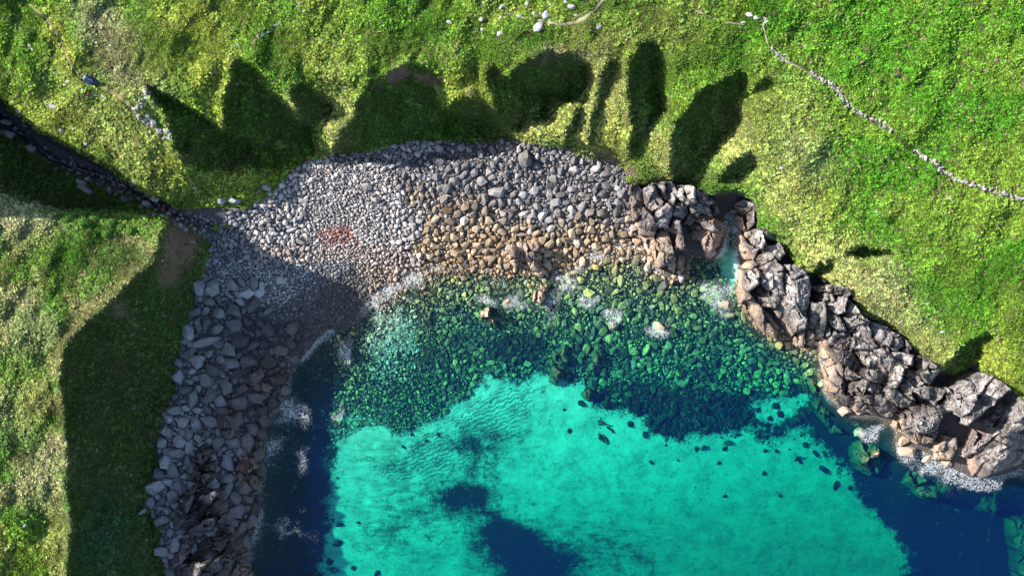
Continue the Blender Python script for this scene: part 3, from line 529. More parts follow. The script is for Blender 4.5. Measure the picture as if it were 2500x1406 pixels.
outcrop('rock_outcrop', [(1812,660),(1845,660),(1880,640),(1912,655),(1908,690),(1915,725),(1890,745),(1862,742),(1838,720),(1815,700)], 5.0, 34, 50, 1.4, 'broad dark dome of jointed granite between inlet crag and grass tongue')
outcrop('rock_outcrop', [(1802,690),(1818,705),(1838,725),(1862,750),(1880,770),(1896,795),(1890,823),(1862,810),(1838,778),(1815,742),(1806,715)], 2.6, 30, 48, 1.7, 'tan sloping sea-edge slab band below the broad dark dome')
outcrop('rock_outcrop', [(1915,655),(1945,655),(1968,672),(1978,700),(1972,740),(1968,780),(1960,842),(1935,830),(1918,795),(1905,770),(1895,745),(1916,728)], 4.4, 28, 80, 1.5, 'dark shadow-cut rock pile with tan foot, left of the long black crack')
outcrop('rock_outcrop', [(1990,700),(2020,695),(2060,698),(2078,716),(2060,735),(2030,740),(2005,742),(1992,728)], 2.4, 24, 10, 1.3, 'low dark rocks in the notch below the grass tongue')
outcrop('rock_outcrop', [(1980,745),(2015,745),(2020,780),(2012,820),(2020,860),(2040,888),(2010,872),(1988,845),(1970,840),(1976,790)], 3.4, 40, 70, 1.6, 'smooth tan pillar-like slabs right of the long black crack')
outcrop('rock_outcrop', [(2022,745),(2070,730),(2090,750),(2105,775),(2150,795),(2160,830),(2130,850),(2085,850),(2050,880),(2028,850),(2018,800)], 4.2, 26, 40, 1.3, 'white lichened slab field sloping down from the pale grass edge')
outcrop('rock_outcrop', [(2160,795),(2210,828),(2226,848),(2215,862),(2190,860),(2165,845),(2140,850),(2165,830)], 3.0, 18, 30, 1.3, 'small broken white-grey rocks under the curving grass lip')
outcrop('rock_outcrop', [(2050,884),(2090,855),(2130,856),(2165,852),(2180,880),(2170,920),(2150,935),(2120,925),(2085,905)], 4.0, 28, 35, 1.4, 'very dark angular ledges in the middle of the right-hand rock shore')
outcrop('rock_outcrop', [(2018,885),(2050,890),(2085,910),(2118,932),(2105,965),(2080,960),(2070,985),(2045,982),(2022,955),(2016,920)], 3.4, 34, 35, 1.5, 'brown dipping slabs at the rocky corner beside the green weed shallows')
outcrop('rock_outcrop', [(2085,970),(2110,965),(2122,935),(2150,940),(2170,960),(2190,1000),(2165,1015),(2130,1010),(2110,1000),(2092,1005)], 3.0, 22, 50, 1.3, 'jumble of pinkish blocks round a shaded tide pool')
outcrop('rock_outcrop', [(2170,862),(2215,865),(2262,882),(2292,905),(2262,945),(2230,955),(2240,985),(2200,990),(2172,955),(2178,905)], 4.4, 32, 45, 1.3, 'domed dark crag with white broken top left of the shaded gully')
outcrop('rock_outcrop', [(2232,955),(2262,948),(2312,950),(2335,935),(2330,1000),(2300,1010),(2290,1045),(2262,1055),(2240,1050),(2195,1000),(2242,988)], 4.6, 44, 60, 1.3, 'large smooth grey slab with a diamond-shaped block below the gully')
outcrop('rock_outcrop', [(2340,935),(2370,912),(2395,915),(2425,922),(2470,955),(2500,985),(2500,1010),(2440,1050),(2380,1090),(2362,1080),(2365,1020),(2335,1000)], 5.6, 46, -35, 1.9, 'biggest pale grey sheet of granite at the right edge, striped by diagonal joints')
outcrop('rock_outcrop', [(2500,1015),(2620,1020),(2640,1090),(2500,1125),(2440,1150),(2380,1168),(2362,1140),(2362,1095),(2440,1055)], 4.2, 36, -28, 2.2, 'layered tan ledges stepping into white surf at the right edge')
outcrop('rock_outcrop', [(2290,1085),(2310,1065),(2335,1070),(2338,1095),(2320,1120),(2285,1118)], 2.6, 60, 0, 1.2, 'single tan pyramid of rock at the surf line under the grey slab', step=2.4)
outcrop('rock_outcrop', [(2228,1010),(2250,1030),(2290,1052),(2275,1080),(2240,1082),(2218,1060),(2180,1040)], 2.4, 22, 20, 1.3, 'tan shattered blocks between the diamond block and the surf')
outcrop('rock_outcrop', [(1240,598),(1256,590),(1268,610),(1268,635),(1262,658),(1246,645),(1237,618)], 2.6, 24, 80, 1.5, 'upright tan rock rib splitting the boulder beach at the water')
outcrop('rock_outcrop', [(1276,598),(1300,586),(1325,592),(1332,608),(1315,638),(1340,660),(1322,678),(1300,668),(1280,632)], 2.6, 24, 60, 1.4, 'broad tan cracked rock beside the upright rib')
outcrop('rock_outcrop', [(1300,708),(1318,692),(1338,692),(1338,722),(1320,744),(1302,736)], 2.2, 22, 80, 1.6, 'split tan rock rising alone out of the shallows', base=-.1)
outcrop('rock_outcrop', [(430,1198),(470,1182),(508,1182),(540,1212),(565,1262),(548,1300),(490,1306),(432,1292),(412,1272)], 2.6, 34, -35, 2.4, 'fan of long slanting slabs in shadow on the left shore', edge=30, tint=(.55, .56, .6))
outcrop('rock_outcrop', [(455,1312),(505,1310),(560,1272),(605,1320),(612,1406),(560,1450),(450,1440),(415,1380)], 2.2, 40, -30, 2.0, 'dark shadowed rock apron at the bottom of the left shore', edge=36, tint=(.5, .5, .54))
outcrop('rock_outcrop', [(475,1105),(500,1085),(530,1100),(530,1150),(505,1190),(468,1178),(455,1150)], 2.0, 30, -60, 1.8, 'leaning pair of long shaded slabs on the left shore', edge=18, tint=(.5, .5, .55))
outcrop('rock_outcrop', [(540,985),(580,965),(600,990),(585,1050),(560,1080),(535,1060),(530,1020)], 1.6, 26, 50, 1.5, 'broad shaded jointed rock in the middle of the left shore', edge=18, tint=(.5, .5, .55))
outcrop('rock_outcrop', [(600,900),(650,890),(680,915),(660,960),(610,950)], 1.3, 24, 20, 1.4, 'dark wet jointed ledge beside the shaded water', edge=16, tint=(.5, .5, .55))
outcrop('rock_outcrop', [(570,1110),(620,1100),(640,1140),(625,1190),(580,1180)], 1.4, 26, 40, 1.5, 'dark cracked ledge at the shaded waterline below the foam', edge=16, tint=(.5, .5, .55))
# drowned ledges
for P_, hh_, lb in (([(2080,1080),(2130,1070),(2165,1100),(2150,1150),(2120,1160),(2085,1130)], -2.0, 'green weedy ledge under water left of the surf'), ([(2230,1140),(2290,1150),(2330,1190),(2300,1215),(2250,1210),(2205,1180)], -2.2, 'green weedy reef under water in front of the surf'),
    ([(2400,1190),(2440,1180),(2460,1215),(2430,1250),(2395,1245)], -3.6, 'round drowned rock in navy water below the surf'), ([(1345,860),(1385,835),(1390,880),(1360,940),(1338,930)], -1.1, 'long olive rock slab just under the clear water'), ([(1440,860),(1470,830),(1480,880),(1455,920),(1430,905)], -1.3, 'broad olive rock slab under clear water, right of the long one'),
    ([(1415,945),(1460,935),(1480,960),(1450,985),(1420,975)], -2.2, 'green drowned rock on the edge of the turquoise sand'), ([(1455,1025),(1480,1015),(1505,1040),(1485,1085),(1460,1070)], -3.0, 'dark green drowned rock standing alone on turquoise sand'), ([(1170,755),(1195,748),(1208,775),(1220,800),(1195,800),(1172,785)], -.3, 'pale weedy rock awash in the shallows'),
    ([(2470,1280),(2540,1250),(2560,1420),(2490,1420)], -3.0, 'green drowned reef at the bottom right corner'), ([(1960,870),(1985,860),(2005,900),(2012,960),(2030,1010),(2060,1050),(2030,1050),(1990,1000),(1970,930)], -1.6, 'strip of weed covered ledge along the brown slabs')):
    outcrop('drowned_rock', P_, 1.0, 24, 40, 1.3, lb, 'drowned rock', base=hh_ - .8, edge=14)

print('T %.1f' % (time.time() - _t0))
# ------------------------------------------------------------------ loose stones
placed = []; CELL = 24; HG = {}
def fits(x, y, r):
    i, j = int(x // CELL), int(y // CELL)
    for a in range(i - 3, i + 4):
        for b in range(j - 3, j + 4):
            for (X, Y, q) in HG.get((a, b), ()):
                if (X - x) ** 2 + (Y - y) ** 2 < (r + q) ** 2: return False
    return True
def reg(x, y, r): HG.setdefault((int(x // CELL), int(y // CELL)), []).append((x, y, r))
BIGS = [ # px, py, rx, ry, rotation, label
 (1073,395,18,11,10,'rounded grey boulder at the top of the beach, just outside the cliff shadow'),(1282,390,18,25,60,'tall pale wedge-shaped boulder high on the beach under the gullies'),(1213,470,23,14,0,'flat-topped grey block, largest in the middle of the beach'),(1253,475,14,10,-40,'pale slanted block right beside the flat-topped grey block'),(897,456,14,12,0,'round grey boulder on pale cobbles left of the beach centre'),(918,489,14,9,15,'brownish slab on pale cobbles below the round grey boulder'),
 (1110,442,14,10,25,'light grey wedge in the upper middle beach'),(1158,422,11,15,80,'upright grey boulder paired with a larger one in the upper beach'),(1176,442,13,17,80,'dark upright boulder paired with a paler one in the upper beach'),(1470,521,15,11,0,'squared brown block near the right end of the beach'),(1165,600,13,10,0,'tan cube-like boulder near the waterline left of the rock rib'),(1226,566,12,12,30,'rounded tan boulder above the upright rock rib'),(1310,570,14,11,-30,'pinkish pointed boulder above the broad cracked rock'),(1181,577,9,10,0,'pale egg-shaped boulder among tan stones'),(1207,612,12,8,0,'tan flat boulder at the waterline beside the rock rib'),(1341,597,17,11,-35,'long tan block leaning toward the water right of the cracked rock'),
 (1555,590,13,12,0,'brown pyramid boulder at the foot of the pointed spur'),(1240,740,10,14,70,'tan boulder with white foam around it in the shallows'),(1133,680,9,10,0,'orange tan boulder standing in shallow water off the beach'),(1148,740,10,7,20,'flat tan stone awash in the shallows'),(1495,795,12,12,0,'tan pointed rock breaking the green water, ringed by foam'),(1604,800,9,24,-35,'long tan blade of rock breaking the green water'),(1768,745,13,18,-20,'tan rock pair rising from green water near the coast, upper block'),(1780,772,14,11,0,'tan rock rising from green water near the coast, lower block'),(855,836,9,13,20,'brown rock at the edge of the headland shadow in the water'),(850,861,11,6,-20,'low brown rock awash at the edge of the headland shadow'),(1695,740,5,4,0,'tiny tan rock tip in the green water'),
 (500,835,38,15,-18,'longest grey slab in the shaded left shore'),(530,805,20,14,-30,'angular grey slab above the longest shaded slab'),(474,762,22,12,-15,'broad grey slab at the grass edge of the shaded shore'),(535,764,14,17,60,'steep grey boulder in the shaded shore'),(605,785,18,10,25,'brown-grey boulder in the middle of the shaded cobbles'),(645,840,12,17,-70,'smooth dark boulder near the shaded waterline'),(590,832,24,18,20,'large dark cracked boulder in the shaded shore'),(685,685,11,14,60,'flat grey boulder on the shaded cobble fan'),(415,1022,11,13,0,'round pale boulder on the grass edge of the shaded shore'),(447,1030,15,16,20,'grey wedge boulder next to the round pale boulder'),(455,952,18,13,0,'big oval grey boulder by the shaded grass'),(495,1105,13,27,75,'tall tapering slab leaning in the shaded shore'),(620,970,28,14,12,'long smooth dark boulder near the shaded surf'),(370,1225,12,16,-30,'grey block on the turf above the slab fan'),(410,1246,11,12,40,'kite-shaped grey stone in turf beside the slab fan'),(345,1250,18,5,-35,'thin grey splinter of rock on the shaded turf'),(384,1280,6,5,0,'small grey stone on shaded turf below the splinter'),(480,1000,14,9,30,'pale oval boulder among shaded slabs'),(470,905,14,10,-20,'grey boulder with a flat face by the shaded grass'),(655,760,14,9,-30,'flat dark cobble boulder by the shaded beach'),(560,720,14,8,40,'slanted grey stone in the shaded cobble fan'),
 (735,590,13,10,20,'pale grey boulder casting a shadow on the light cobbles'),(590,577,6,6,20,'small white square stone on the dark stream-mouth stones'),(650,457,13,11,20,'pale boulder in grass at the top of the stream mouth'),(628,467,8,6,0,'small pale block beside the pale boulder in grass'),(540,490,9,15,-70,'grey upright stone in the grass above the stream mouth'),(572,490,16,11,20,'pale stone with a hollow above the stream mouth'),(577,512,14,6,5,'flat pinkish stone above the stream mouth'),(470,590,9,6,20,'flat grey stone in the dark stream mouth'),
 (2060,1002,11,14,60,'tan boulder at the sea edge beside a blue gap'),(2100,1000,14,10,-20,'tan block beside white foam on the right shore'),(2130,995,11,12,60,'pointed tan block in the tide-pool jumble'),(2150,992,17,13,20,'broad tan boulder in the tide-pool jumble'),(2097,1052,15,14,0,'pink boulder standing in foam off the right shore'),(2205,1075,17,13,-20,'tan wedge stack by the white foam'),(2212,1100,22,14,15,'tan and grey boulder in the surf below the wedge'),(2262,1120,16,11,-15,'rounded tan boulder low in the surf'),(2310,1130,14,13,0,'pinkish boulder at the foot of the pyramid rock'),(2315,1110,12,8,0,'dark grey boulder beside the pyramid rock'),(2240,1055,22,12,-25,'tan slab lying below the diamond block')]
boulders = []   # dicts of every loose stone above or below water
for b in BIGS:
    boulders.append(dict(x=b[0], y=b[1], rx=b[2], ry=b[3], rot=-R(b[4]), lab=b[5], kind='big')); reg(b[0], b[1], (b[2] + b[3]) * .42)
BEACH = [(520,590)] + [p for p in SHORE if 590 <= p[0] <= 1585 and p[1] < 1420 and not (p[0] > 1560)][::-1]
BEACH = xy(BEACHTOP) + [(1575,560),(1585,615)] + [p for p in SHORE if p[0] < 1560][::-1] + [(400,1760)] + xy(LSHORE)[::-1]
WATERSTONES = [p for p in SHORE if p[0] < 2020 and p[1] < 1450] + [(2000,1010),(1900,1045),(1840,1035),(1760,1045),(1690,1050),(1620,1060),(1560,1010),(1480,990),(1430,945),(1345,930),(1335,900),(1265,930),(1185,915),(1120,1000),(1000,1055),(900,1050),(825,1070),(760,1150),(640,1300)]
def rad(x, y):
    """typical stone radius in photo pixels by where the stone lies"""
    if x < 640 and y > 690 or (y > 800 and x < 720): return (3.6, 19, 3.0)
    if x < 760 and y < 640: return (2.6, 8, 2.6)
    t = min(1, max(0, (x - 900) / 180)); 
    if y < 440: return (2.2 + .5 * t, 6 + 5 * t, 3.8)
    if y < 520: return (2.2 + .7 * t, 5.5 + 6.5 * t, 3.2)
    return (2.3 + 1.0 * t, 5 + 6.5 * t, 2.6)
r_ = random.Random(11)
def fill(poly, n, rf, kind, pack=.86, extra=None):
    P = np.array(poly); x0, y0 = P.min(0); x1, y1 = P.max(0); q = np.random.default_rng(len(poly) + n); X = q.uniform(x0, x1, n); Y = q.uniform(max(y0, -80), min(y1, 1500), n); ok = inpoly(X, Y, poly); X, Y = X[ok], Y[ok]
    u = q.random(len(X)); order = []
    for x, y, t in zip(X, Y, u):
        lo, hi, p = rf(x, y); order.append((lo + (hi - lo) * t ** (p * 1.6), x, y))
    m = len(order); 
    # large first, then the small ones fill the gaps
    order.sort(key=lambda a: -a[0])
    for r, x, y in order:
        if r_.random() > min(1, (1.35 * rf(x, y)[0] / r) ** (1.9 if kind == 'beach' and x > 760 else 1.5)): continue
        if extra is not None and not extra(x, y): continue
        if fits(x, y, r * pack):
            reg(x, y, r * pack); a = r_.uniform(1, 1.28); boulders.append(dict(x=x, y=y, rx=r * a * 1.1, ry=r / a * 1.25, rot=r_.uniform(0, 6.28), kind=kind, lab=None))
OUTP = [np.array(o) for o in ()]
fill(BEACH, 200000, rad, 'beach', .82)
fill(WATERSTONES, 80000, lambda x, y: (1.9, 6, 2.4) if x < 1060 else ((2.1, 8.5, 2.4) if x < 1400 else (2.3, 12.5, 2.6)), 'water', .74, lambda x, y: hs(x, y, sm) < .35 and (x > 815 or y < 800 or r_.random() < .22))
fill(SAND, 9000, lambda x, y: (2.6, 9, 2.2), 'water', 1.0, lambda x, y: x > 1380 and y < 1150 and r_.random() < max(0, 1.05 - hs(x, y, sm2) * 1.15) ** 2.2)
fill([(-40,262),(0,262),(100,350),(250,418),(340,462),(420,505),(540,535),(600,575),(520,590),(440,560),(330,500),(240,452),(120,408),(0,330),(-40,320)], 5000, lambda x, y: (3.2, 9, 2.0), 'stream', .95, lambda x, y: (x > 170 or r_.random() < .25) and r_.random() < .75)
# scattered dark stones on the sand
for x, y, a, b_ in [(1390,1052,7,7),(1420,985,8,10),(1378,1000,4,4),(1590,1128,6,5),(1700,1096,8,6),(1718,1093,9,6),(1770,1094,8,5),(1755,1130,5,6),(1870,1067,7,6),(1868,1100,6,7),(1895,1100,4,6),(1945,1120,14,5),(1950,1122,10,4),(2010,1145,13,9),(1990,1105,10,6),(2040,1185,12,7),(1865,1155,5,7),(1905,1210,5,5),(1770,1210,7,5),(1655,1122,4,3),(1650,1040,7,6),(1685,1030,6,7),(1730,1045,8,6),(1770,1050,8,7),(1800,1060,6,5),(1850,1000,7,6),(1895,990,10,8),(1905,1010,11,9),(1935,1030,14,10),(1880,1020,8,7),(1835,1010,7,6),(1860,1035,14,7),(800,1120,8,7),(830,1280,8,8),(825,1325,12,9),(805,1370,8,9),(780,1340,16,14),(815,1390,14,10),(920,1398,10,7),(862,1385,6,6),(750,1390,12,10),(875,1275,5,5),(1070,1060,6,5),(1040,1075,5,4),(985,1090,6,4),(1005,1060,5,4),(1985,1060,9,7),(1965,1085,7,8),(2075,1190,8,6),(1540,1035,9,9),(1600,1040,10,9),(1575,1060,9,7),(1560,1005,12,10),(1610,1025,14,11),(1700,1030,14,9),(1780,1030,14,9),(1660,1065,10,7)]:
    boulders.append(dict(x=x, y=y, rx=a * 1.15, ry=b_ * 1.15, rot=r_.uniform(0, 3), kind='sandstone', lab=None))
def zone_word(b, c):
    if b['kind'] == 'sandstone': return 'dark weedy stone'
    if b['h'] < -.3: return 'large drowned boulder'
    v = sum(c) / 3; return 'large golden boulder' if c[0] > c[2] * 1.6 else ('large brown boulder' if c[0] > c[2] * 1.25 else ('large pale boulder' if v > .3 else ('large dark boulder' if v < .15 else 'large grey boulder')))
def zone(b):
    x, y, h = b['x'], b['y'], b['h']
    if b['kind'] == 'sandstone': return 'dark weedy stone lying on the turquoise sand', 'dark stones on the sand'
    if h < -.3:
        if x < 860: return 'drowned boulder under the headland shadow off the left shore', 'drowned boulders in shade'
        if x < 1200: return 'olive drowned boulder in the clear shallows below the pale cobbles', 'drowned boulders below the cobbles'
        if x < 1560: return 'green drowned boulder in the clear water below the split tan rock', 'drowned boulders in mid bay'
        return 'emerald drowned boulder in the clear water beside the right-hand rocks', 'drowned boulders by the rocks'
    if b['kind'] == 'stream': return 'grey stone in the shaded stream bed', 'stones in the stream'
    if x < 660 and y > 1080: return 'grey angular slab stone low on the shaded left shore', 'slab stones of the lower left shore'
    if x < 720 and y > 800: return 'grey shaded boulder on the left shore beside the dark turf slope', 'boulders of the left shore'
    if x < 860 and y > 600: return 'shaded stone on the cobble fan under the headland', 'stones of the shaded cobble fan'
    if x < 760: return 'dark stone at the stream mouth', 'stones of the stream mouth'
    if x < 1000: return 'pale grey stone on the light cobble beach', 'stones of the light cobbles'
    if y < 440: return 'grey angular boulder high on the beach below the green cliffs', 'boulders of the upper beach'
    if y < 535: return 'dark grey boulder in the middle strip of the beach', 'boulders of the middle beach'
    return 'golden brown boulder in the lowest strip of the beach by the water', 'boulders of the lower beach'
import re
MARKS = []; seen = {}
def alias(t): return re.split(r',| at | in | on | with | high | near | by | just | beside | under | below | above | among | left of | right beside | leaning | lying | breaking | rising | standing | round | ending | dipping | splitting | between | sloping | stepping | along | off | low | casting | paired | next | awash', t)[0]
for px, py, t in LANDMARKS + [(b[0], b[1], b[5]) for b in BIGS]:
    a = alias(t); MARKS.append((px, py, a)); seen[a] = seen.get(a, 0) + 1
MARKS = [m for m in MARKS if seen[m[2]] == 1 and len(m[2].split()) <= 6]; MXY = np.array([m[:2] for m in MARKS], float); NEAR = {}
def near_label(b, word):
    k = int(np.argmin(np.hypot(MXY[:, 0] - b['x'], MXY[:, 1] - b['y']))); dx, dy = b['x'] - MXY[k, 0], b['y'] - MXY[k, 1]; o = int(((math.degrees(math.atan2(-dy, dx)) + 22.5) % 360) // 45)
    d = ('to the right of', 'above and right of', 'above', 'above and left of', 'to the left of', 'below and left of', 'below', 'below and right of')[o]; NEAR.setdefault((k, o), []).append((math.hypot(dx, dy), b, word, d))
def finish_labels():
    T = ['nearest', 'second', 'third', 'fourth', 'fifth', 'sixth', 'seventh', 'eighth', 'ninth', 'tenth'] + ['%dth' % i for i in range(11, 60)]
    for (k, o), L in NEAR.items():
        for i, (dd, b, word, d) in enumerate(sorted(L, key=lambda q: q[0])): b['obj']['label'] = '%s %s %s the %s' % (T[i], word, d, MARKS[k][2])
for b in boulders: b['h'] = float(hs(b['x'], b['y'])); b['size'] = b['rx'] * b['ry'] * (1e3 if b['lab'] else 1)
dry = sorted([b for b in boulders if b['h'] >= -.3 or b['lab']], key=lambda b: -b['size']); wet = sorted([b for b in boulders if b['h'] < -.3 and not b['lab']], key=lambda b: -(b['size'] + (1e4 if b['kind'] == 'sandstone' else 0)))
cobbles, drowned = Joined(), Joined()
for lst, lim, nm, J in ((dry, 300, 'boulder', cobbles), (wet, 260, 'drowned_boulder', drowned)):
    for i, b in enumerate(lst):
        inview = -10 < b['x'] < 2510 and -10 < b['y'] < 1416
        rr = random.Random(int(b['x'] * 131 + b['y'] * 7)); uwt = b['h'] < -.3
        if b['lab']: me = rr.choice(BIG)
        elif uwt: me = rr.choice(ANG + CUT)
        elif b['x'] < 1010 and b['y'] > 470 and max(b['rx'], b['ry']) < 9: me = rr.choice(RND)
        elif max(b['rx'], b['ry']) < 4: me = rr.choice(TINY)
        else: me = rr.choice(ANG + CUT + CUT)
        emer = b['lab'] and b['h'] < .2
        M = xform(b['x'], b['y'], b['rx'], b['ry'], b['rot'], .12 if not emer else .1, .3, (rr.uniform(1.1, 1.6) if not uwt else .75) * (1 + (1.3 * -b['h'] / (b['rx'] / 16) if emer and b['h'] < 0 else 0)), rr)
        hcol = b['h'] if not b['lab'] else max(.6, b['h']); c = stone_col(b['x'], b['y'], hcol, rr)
        if b['kind'] == 'sandstone': c = (.016, .024, .022)
        if b['lab'] and b['x'] > 1950: c = tuple(np.array((.40, .29, .22)) * rr.uniform(.85, 1.15))
        if i < lim and inview:
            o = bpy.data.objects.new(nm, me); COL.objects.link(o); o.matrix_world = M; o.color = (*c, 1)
            lb, gp = zone(b); o['label'] = b['lab'] or lb; o['category'] = 'boulder'; b['obj'] = o
            if not b['lab']: o['group'] = gp; near_label(b, zone_word(b, c))
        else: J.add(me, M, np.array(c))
finish_labels()
cobbles.build('cobbles', M_STONEJ, kind='stuff', label='grey and golden cobbles packed over the beach', category='cobbles')
drowned.build('drowned_cobbles', M_STONEJ, kind='stuff', label='green drowned cobbles packed over the shallow sea bed', category='cobbles')

print('T %.1f' % (time.time() - _t0))
# ------------------------------------------------------------------ field stones, walls, paths, stream
FIELD = [(1313,68,11,18,80,'largest white boulder on the cliff-top meadow, split by a dark cleft'),(1395,18,10,8,0,'round pale boulder inside the bend of the cliff-top path'),(1460,66,8,8,0,'pale boulder alone on the grass right of the path bend'),(1333,38,10,11,0,'white boulder above the largest meadow boulder, right one of three'),(1303,35,5,9,20,'slim white stone above the largest meadow boulder, left one of three'),(1318,33,5,6,0,'shaded stone between two white ones above the largest meadow boulder'),(1228,16,11,5,-35,'long white stone lying beside the small meadow track'),(1174,48,6,7,0,'small white stone left on the meadow near the top edge'),(1180,9,4,5,0,'small white stone at the top edge of the meadow'),(1268,40,6,7,0,'white stone beside the track left of the three stones'),(1222,44,5,9,60,'white stone below the long white stone'),(1177,73,5,6,0,'pale stone in grass below the small white stone'),(1221,83,6,11,60,'pale broken stone left of the largest meadow boulder'),(1406,38,6,5,0,'flat white stone on the inner edge of the path bend'),(1416,10,5,4,0,'small white stone near the top edge by the path'),(1097,55,7,6,20,'whitish stone in rough grass left of the meadow stones'),(1381,5,6,6,0,'grey boulder at the top edge above the path bend'),(1287,10,6,6,0,'dark boulder at the top edge of the meadow'),(1343,12,6,5,0,'grey stone at the top edge between paths'),
 (1828,37,9,7,20,'white flat boulder at the upper end of the long wall'),(1848,44,9,6,-10,'pale flat slab beside the white boulder at the wall end'),(1816,56,8,4,0,'low pale slab below the white boulder at the wall end'),(2116,620,6,8,20,'white stone in grass above the lower grass tongue'),(1908,410,6,5,0,'white stone on the grass right of the bowl'),(2318,484,6,6,0,'pale stone in the bracken below the long wall'),(1985,498,4,6,0,'small pale stone in grass above the sea crag'),(2140,516,5,5,0,'pinkish stone in the bracken slope'),(2200,785,9,3,-35,'long white stone at the pale grass above the rocks'),(2265,740,6,3,-10,'thin white stone in the pale grass slope'),(2300,810,7,5,0,'pale stone in the pale grass above the gully'),(1420,228,4,3,0,'small white stone in the shaded bowl'),(1257,172,3,3,0,'tiny white stone in the notch of the cliff edge'),(825,335,4,6,20,'small pale stone at the foot of the grass spur'),
 (133,262,12,8,15,'pale flat boulder alone on the grass below the tent'),(48,272,9,6,25,'white stone pair by the stream bank'),(72,202,5,4,0,'white stone in grass left of the tent'),(181,316,6,4,-20,'white stone on the bank above the stream'),(150,318,7,5,10,'grey stone sunk in the bank above the stream'),(62,308,8,4,30,'grey slab on the bank edge'),(15,300,14,9,10,'pale rock at the left edge in the shaded gully'),(20,328,18,12,20,'broad pale rock slab in the shaded gully'),(78,364,15,11,10,'cracked pale rock beside the shaded stream'),(210,350,6,9,70,'pale stone in a dark cleft of the bank'),(200,446,14,9,15,'pale flat boulder left of the stream stones'),(215,438,8,6,0,'smaller pale boulder leaning on the flat one'),(208,462,20,9,35,'long white slab in shade below the stream stones'),(328,442,8,10,30,'pale boulder on the lit edge of the stream bank'),(372,450,8,4,30,'pale slab in the lit turf by the stream'),(473,458,7,5,0,'pale stone in tufted grass above the stream mouth'),(380,485,11,10,20,'grey boulder at the bend of the stream'),(360,498,12,11,0,'darker grey boulder by the stream bend'),(535,178,5,5,0,'pale stone on the yellow grass'),(398,203,5,4,0,'pale stone above the shaded gully'),(578,204,5,4,20,'pale stone in the shaded hollow'),(60,1282,7,5,-30,'white stone in the grass at the lower left'),(168,200,6,5,0,'pale stone left of the tent in the cluster'),(160,207,5,5,0,'white stone low in the cluster left of the tent'),(175,212,4,4,0,'small white stone in the cluster left of the tent'),(135,178,5,5,0,'grey stone up the slope left of the tent'),(232,232,7,5,20,'white stone right beside the red bag'),(253,236,6,5,0,'pale stone right of the red bag'),(205,220,6,4,20,'grey stone below the tent'),(62,95,4,4,0,'small stone in a line of stones on the upper left slope'),(72,112,5,4,20,'pale stone on the upper left slope'),(80,122,6,4,40,'slim stone at the lower end of the upper left row'),(742,28,4,6,80,'upright white stone beside the upper wall')]
for (x, y, rx, ry, a, lb) in FIELD:
    rr = random.Random(int(x * 7 + y)); M = xform(x, y, rx * 1.05, ry * 1.05, -R(a), .3, .12, .9, rr)
    o = bpy.data.objects.new('field_stone', rr.choice(BIG if rx * ry > 45 else ANG)); COL.objects.link(o); o.matrix_world = M; v = rr.uniform(.30, .42); o.color = (v, v * .97, v * .93, 1); o['label'] = lb; o['category'] = 'stone'
def wall(pts, n, spread, rlo, rhi, label, colr, gapf=0):
    P = np.array(pts, float); seg = np.hypot(*np.diff(P, axis=0).T); cum = np.concatenate([[0], np.cumsum(seg)]); hz = float(hs(*pts[0])); X, Y = world(pts[0][0], pts[0][1], hz)
    root = empty('dry_stone_wall', (float(X), float(Y), hz), label=label, category='stone wall'); rr = random.Random(n); inv = Matrix.Translation((-float(X), -float(Y), -hz))
    for k in range(n):
        t = cum[-1] * (k + rr.random()) / n; x = np.interp(t, cum, P[:, 0]) + rr.gauss(0, spread); y = np.interp(t, cum, P[:, 1]) + rr.gauss(0, spread * .8); r0 = rr.uniform(rlo, rhi) * (1.35 if rr.random() < .12 else 1)
        if vnoise(np.array(t), np.array(3.), 60, 4) < gapf: continue
        o = bpy.data.objects.new('stone', rr.choice(ANG + CUT)); COL.objects.link(o); o.parent = root; o.matrix_local = inv @ xform(x, y, r0 * rr.uniform(1, 1.4), r0, rr.uniform(0, 3), rr.uniform(.3, .7), .3, .9, rr); v = rr.uniform(*colr); o.color = (v, v * .95, v * .88, 1)
WALLP = [(1865,45),(1862,70),(1872,105),(1890,125),(1920,150),(1965,165),(2000,190),(2045,218),(2060,245),(2090,275),(2130,290),(2175,318),(2210,350),(2250,380),(2290,405),(2330,435),(2370,450),(2420,465),(2470,478),(2560,500)]
wall(WALLP, 420, 4.6, 1.5, 4.6, 'long tumbled dry stone wall running down the bracken slope at upper right', (.20, .36), .30)
wall([(738,4),(722,20),(700,42),(690,55),(670,70),(640,85),(610,100),(572,116)], 46, 2.2, 2.4, 4.6, 'short mossy stone wall on the slope at top left', (.13, .28), .2)
wall([(360,216),(357,230),(350,248),(338,262),(328,272)], 34, 4, 2.8, 5.0, 'remnant of pale piled wall stones at the lower end of the tent path', (.24, .38))
wall([(345,285),(362,295),(372,312),(385,315),(396,322),(405,335),(416,335)], 36, 6, 3, 7.0, 'tumbled heap of ruined wall stones beside the shaded gully', (.22, .36))
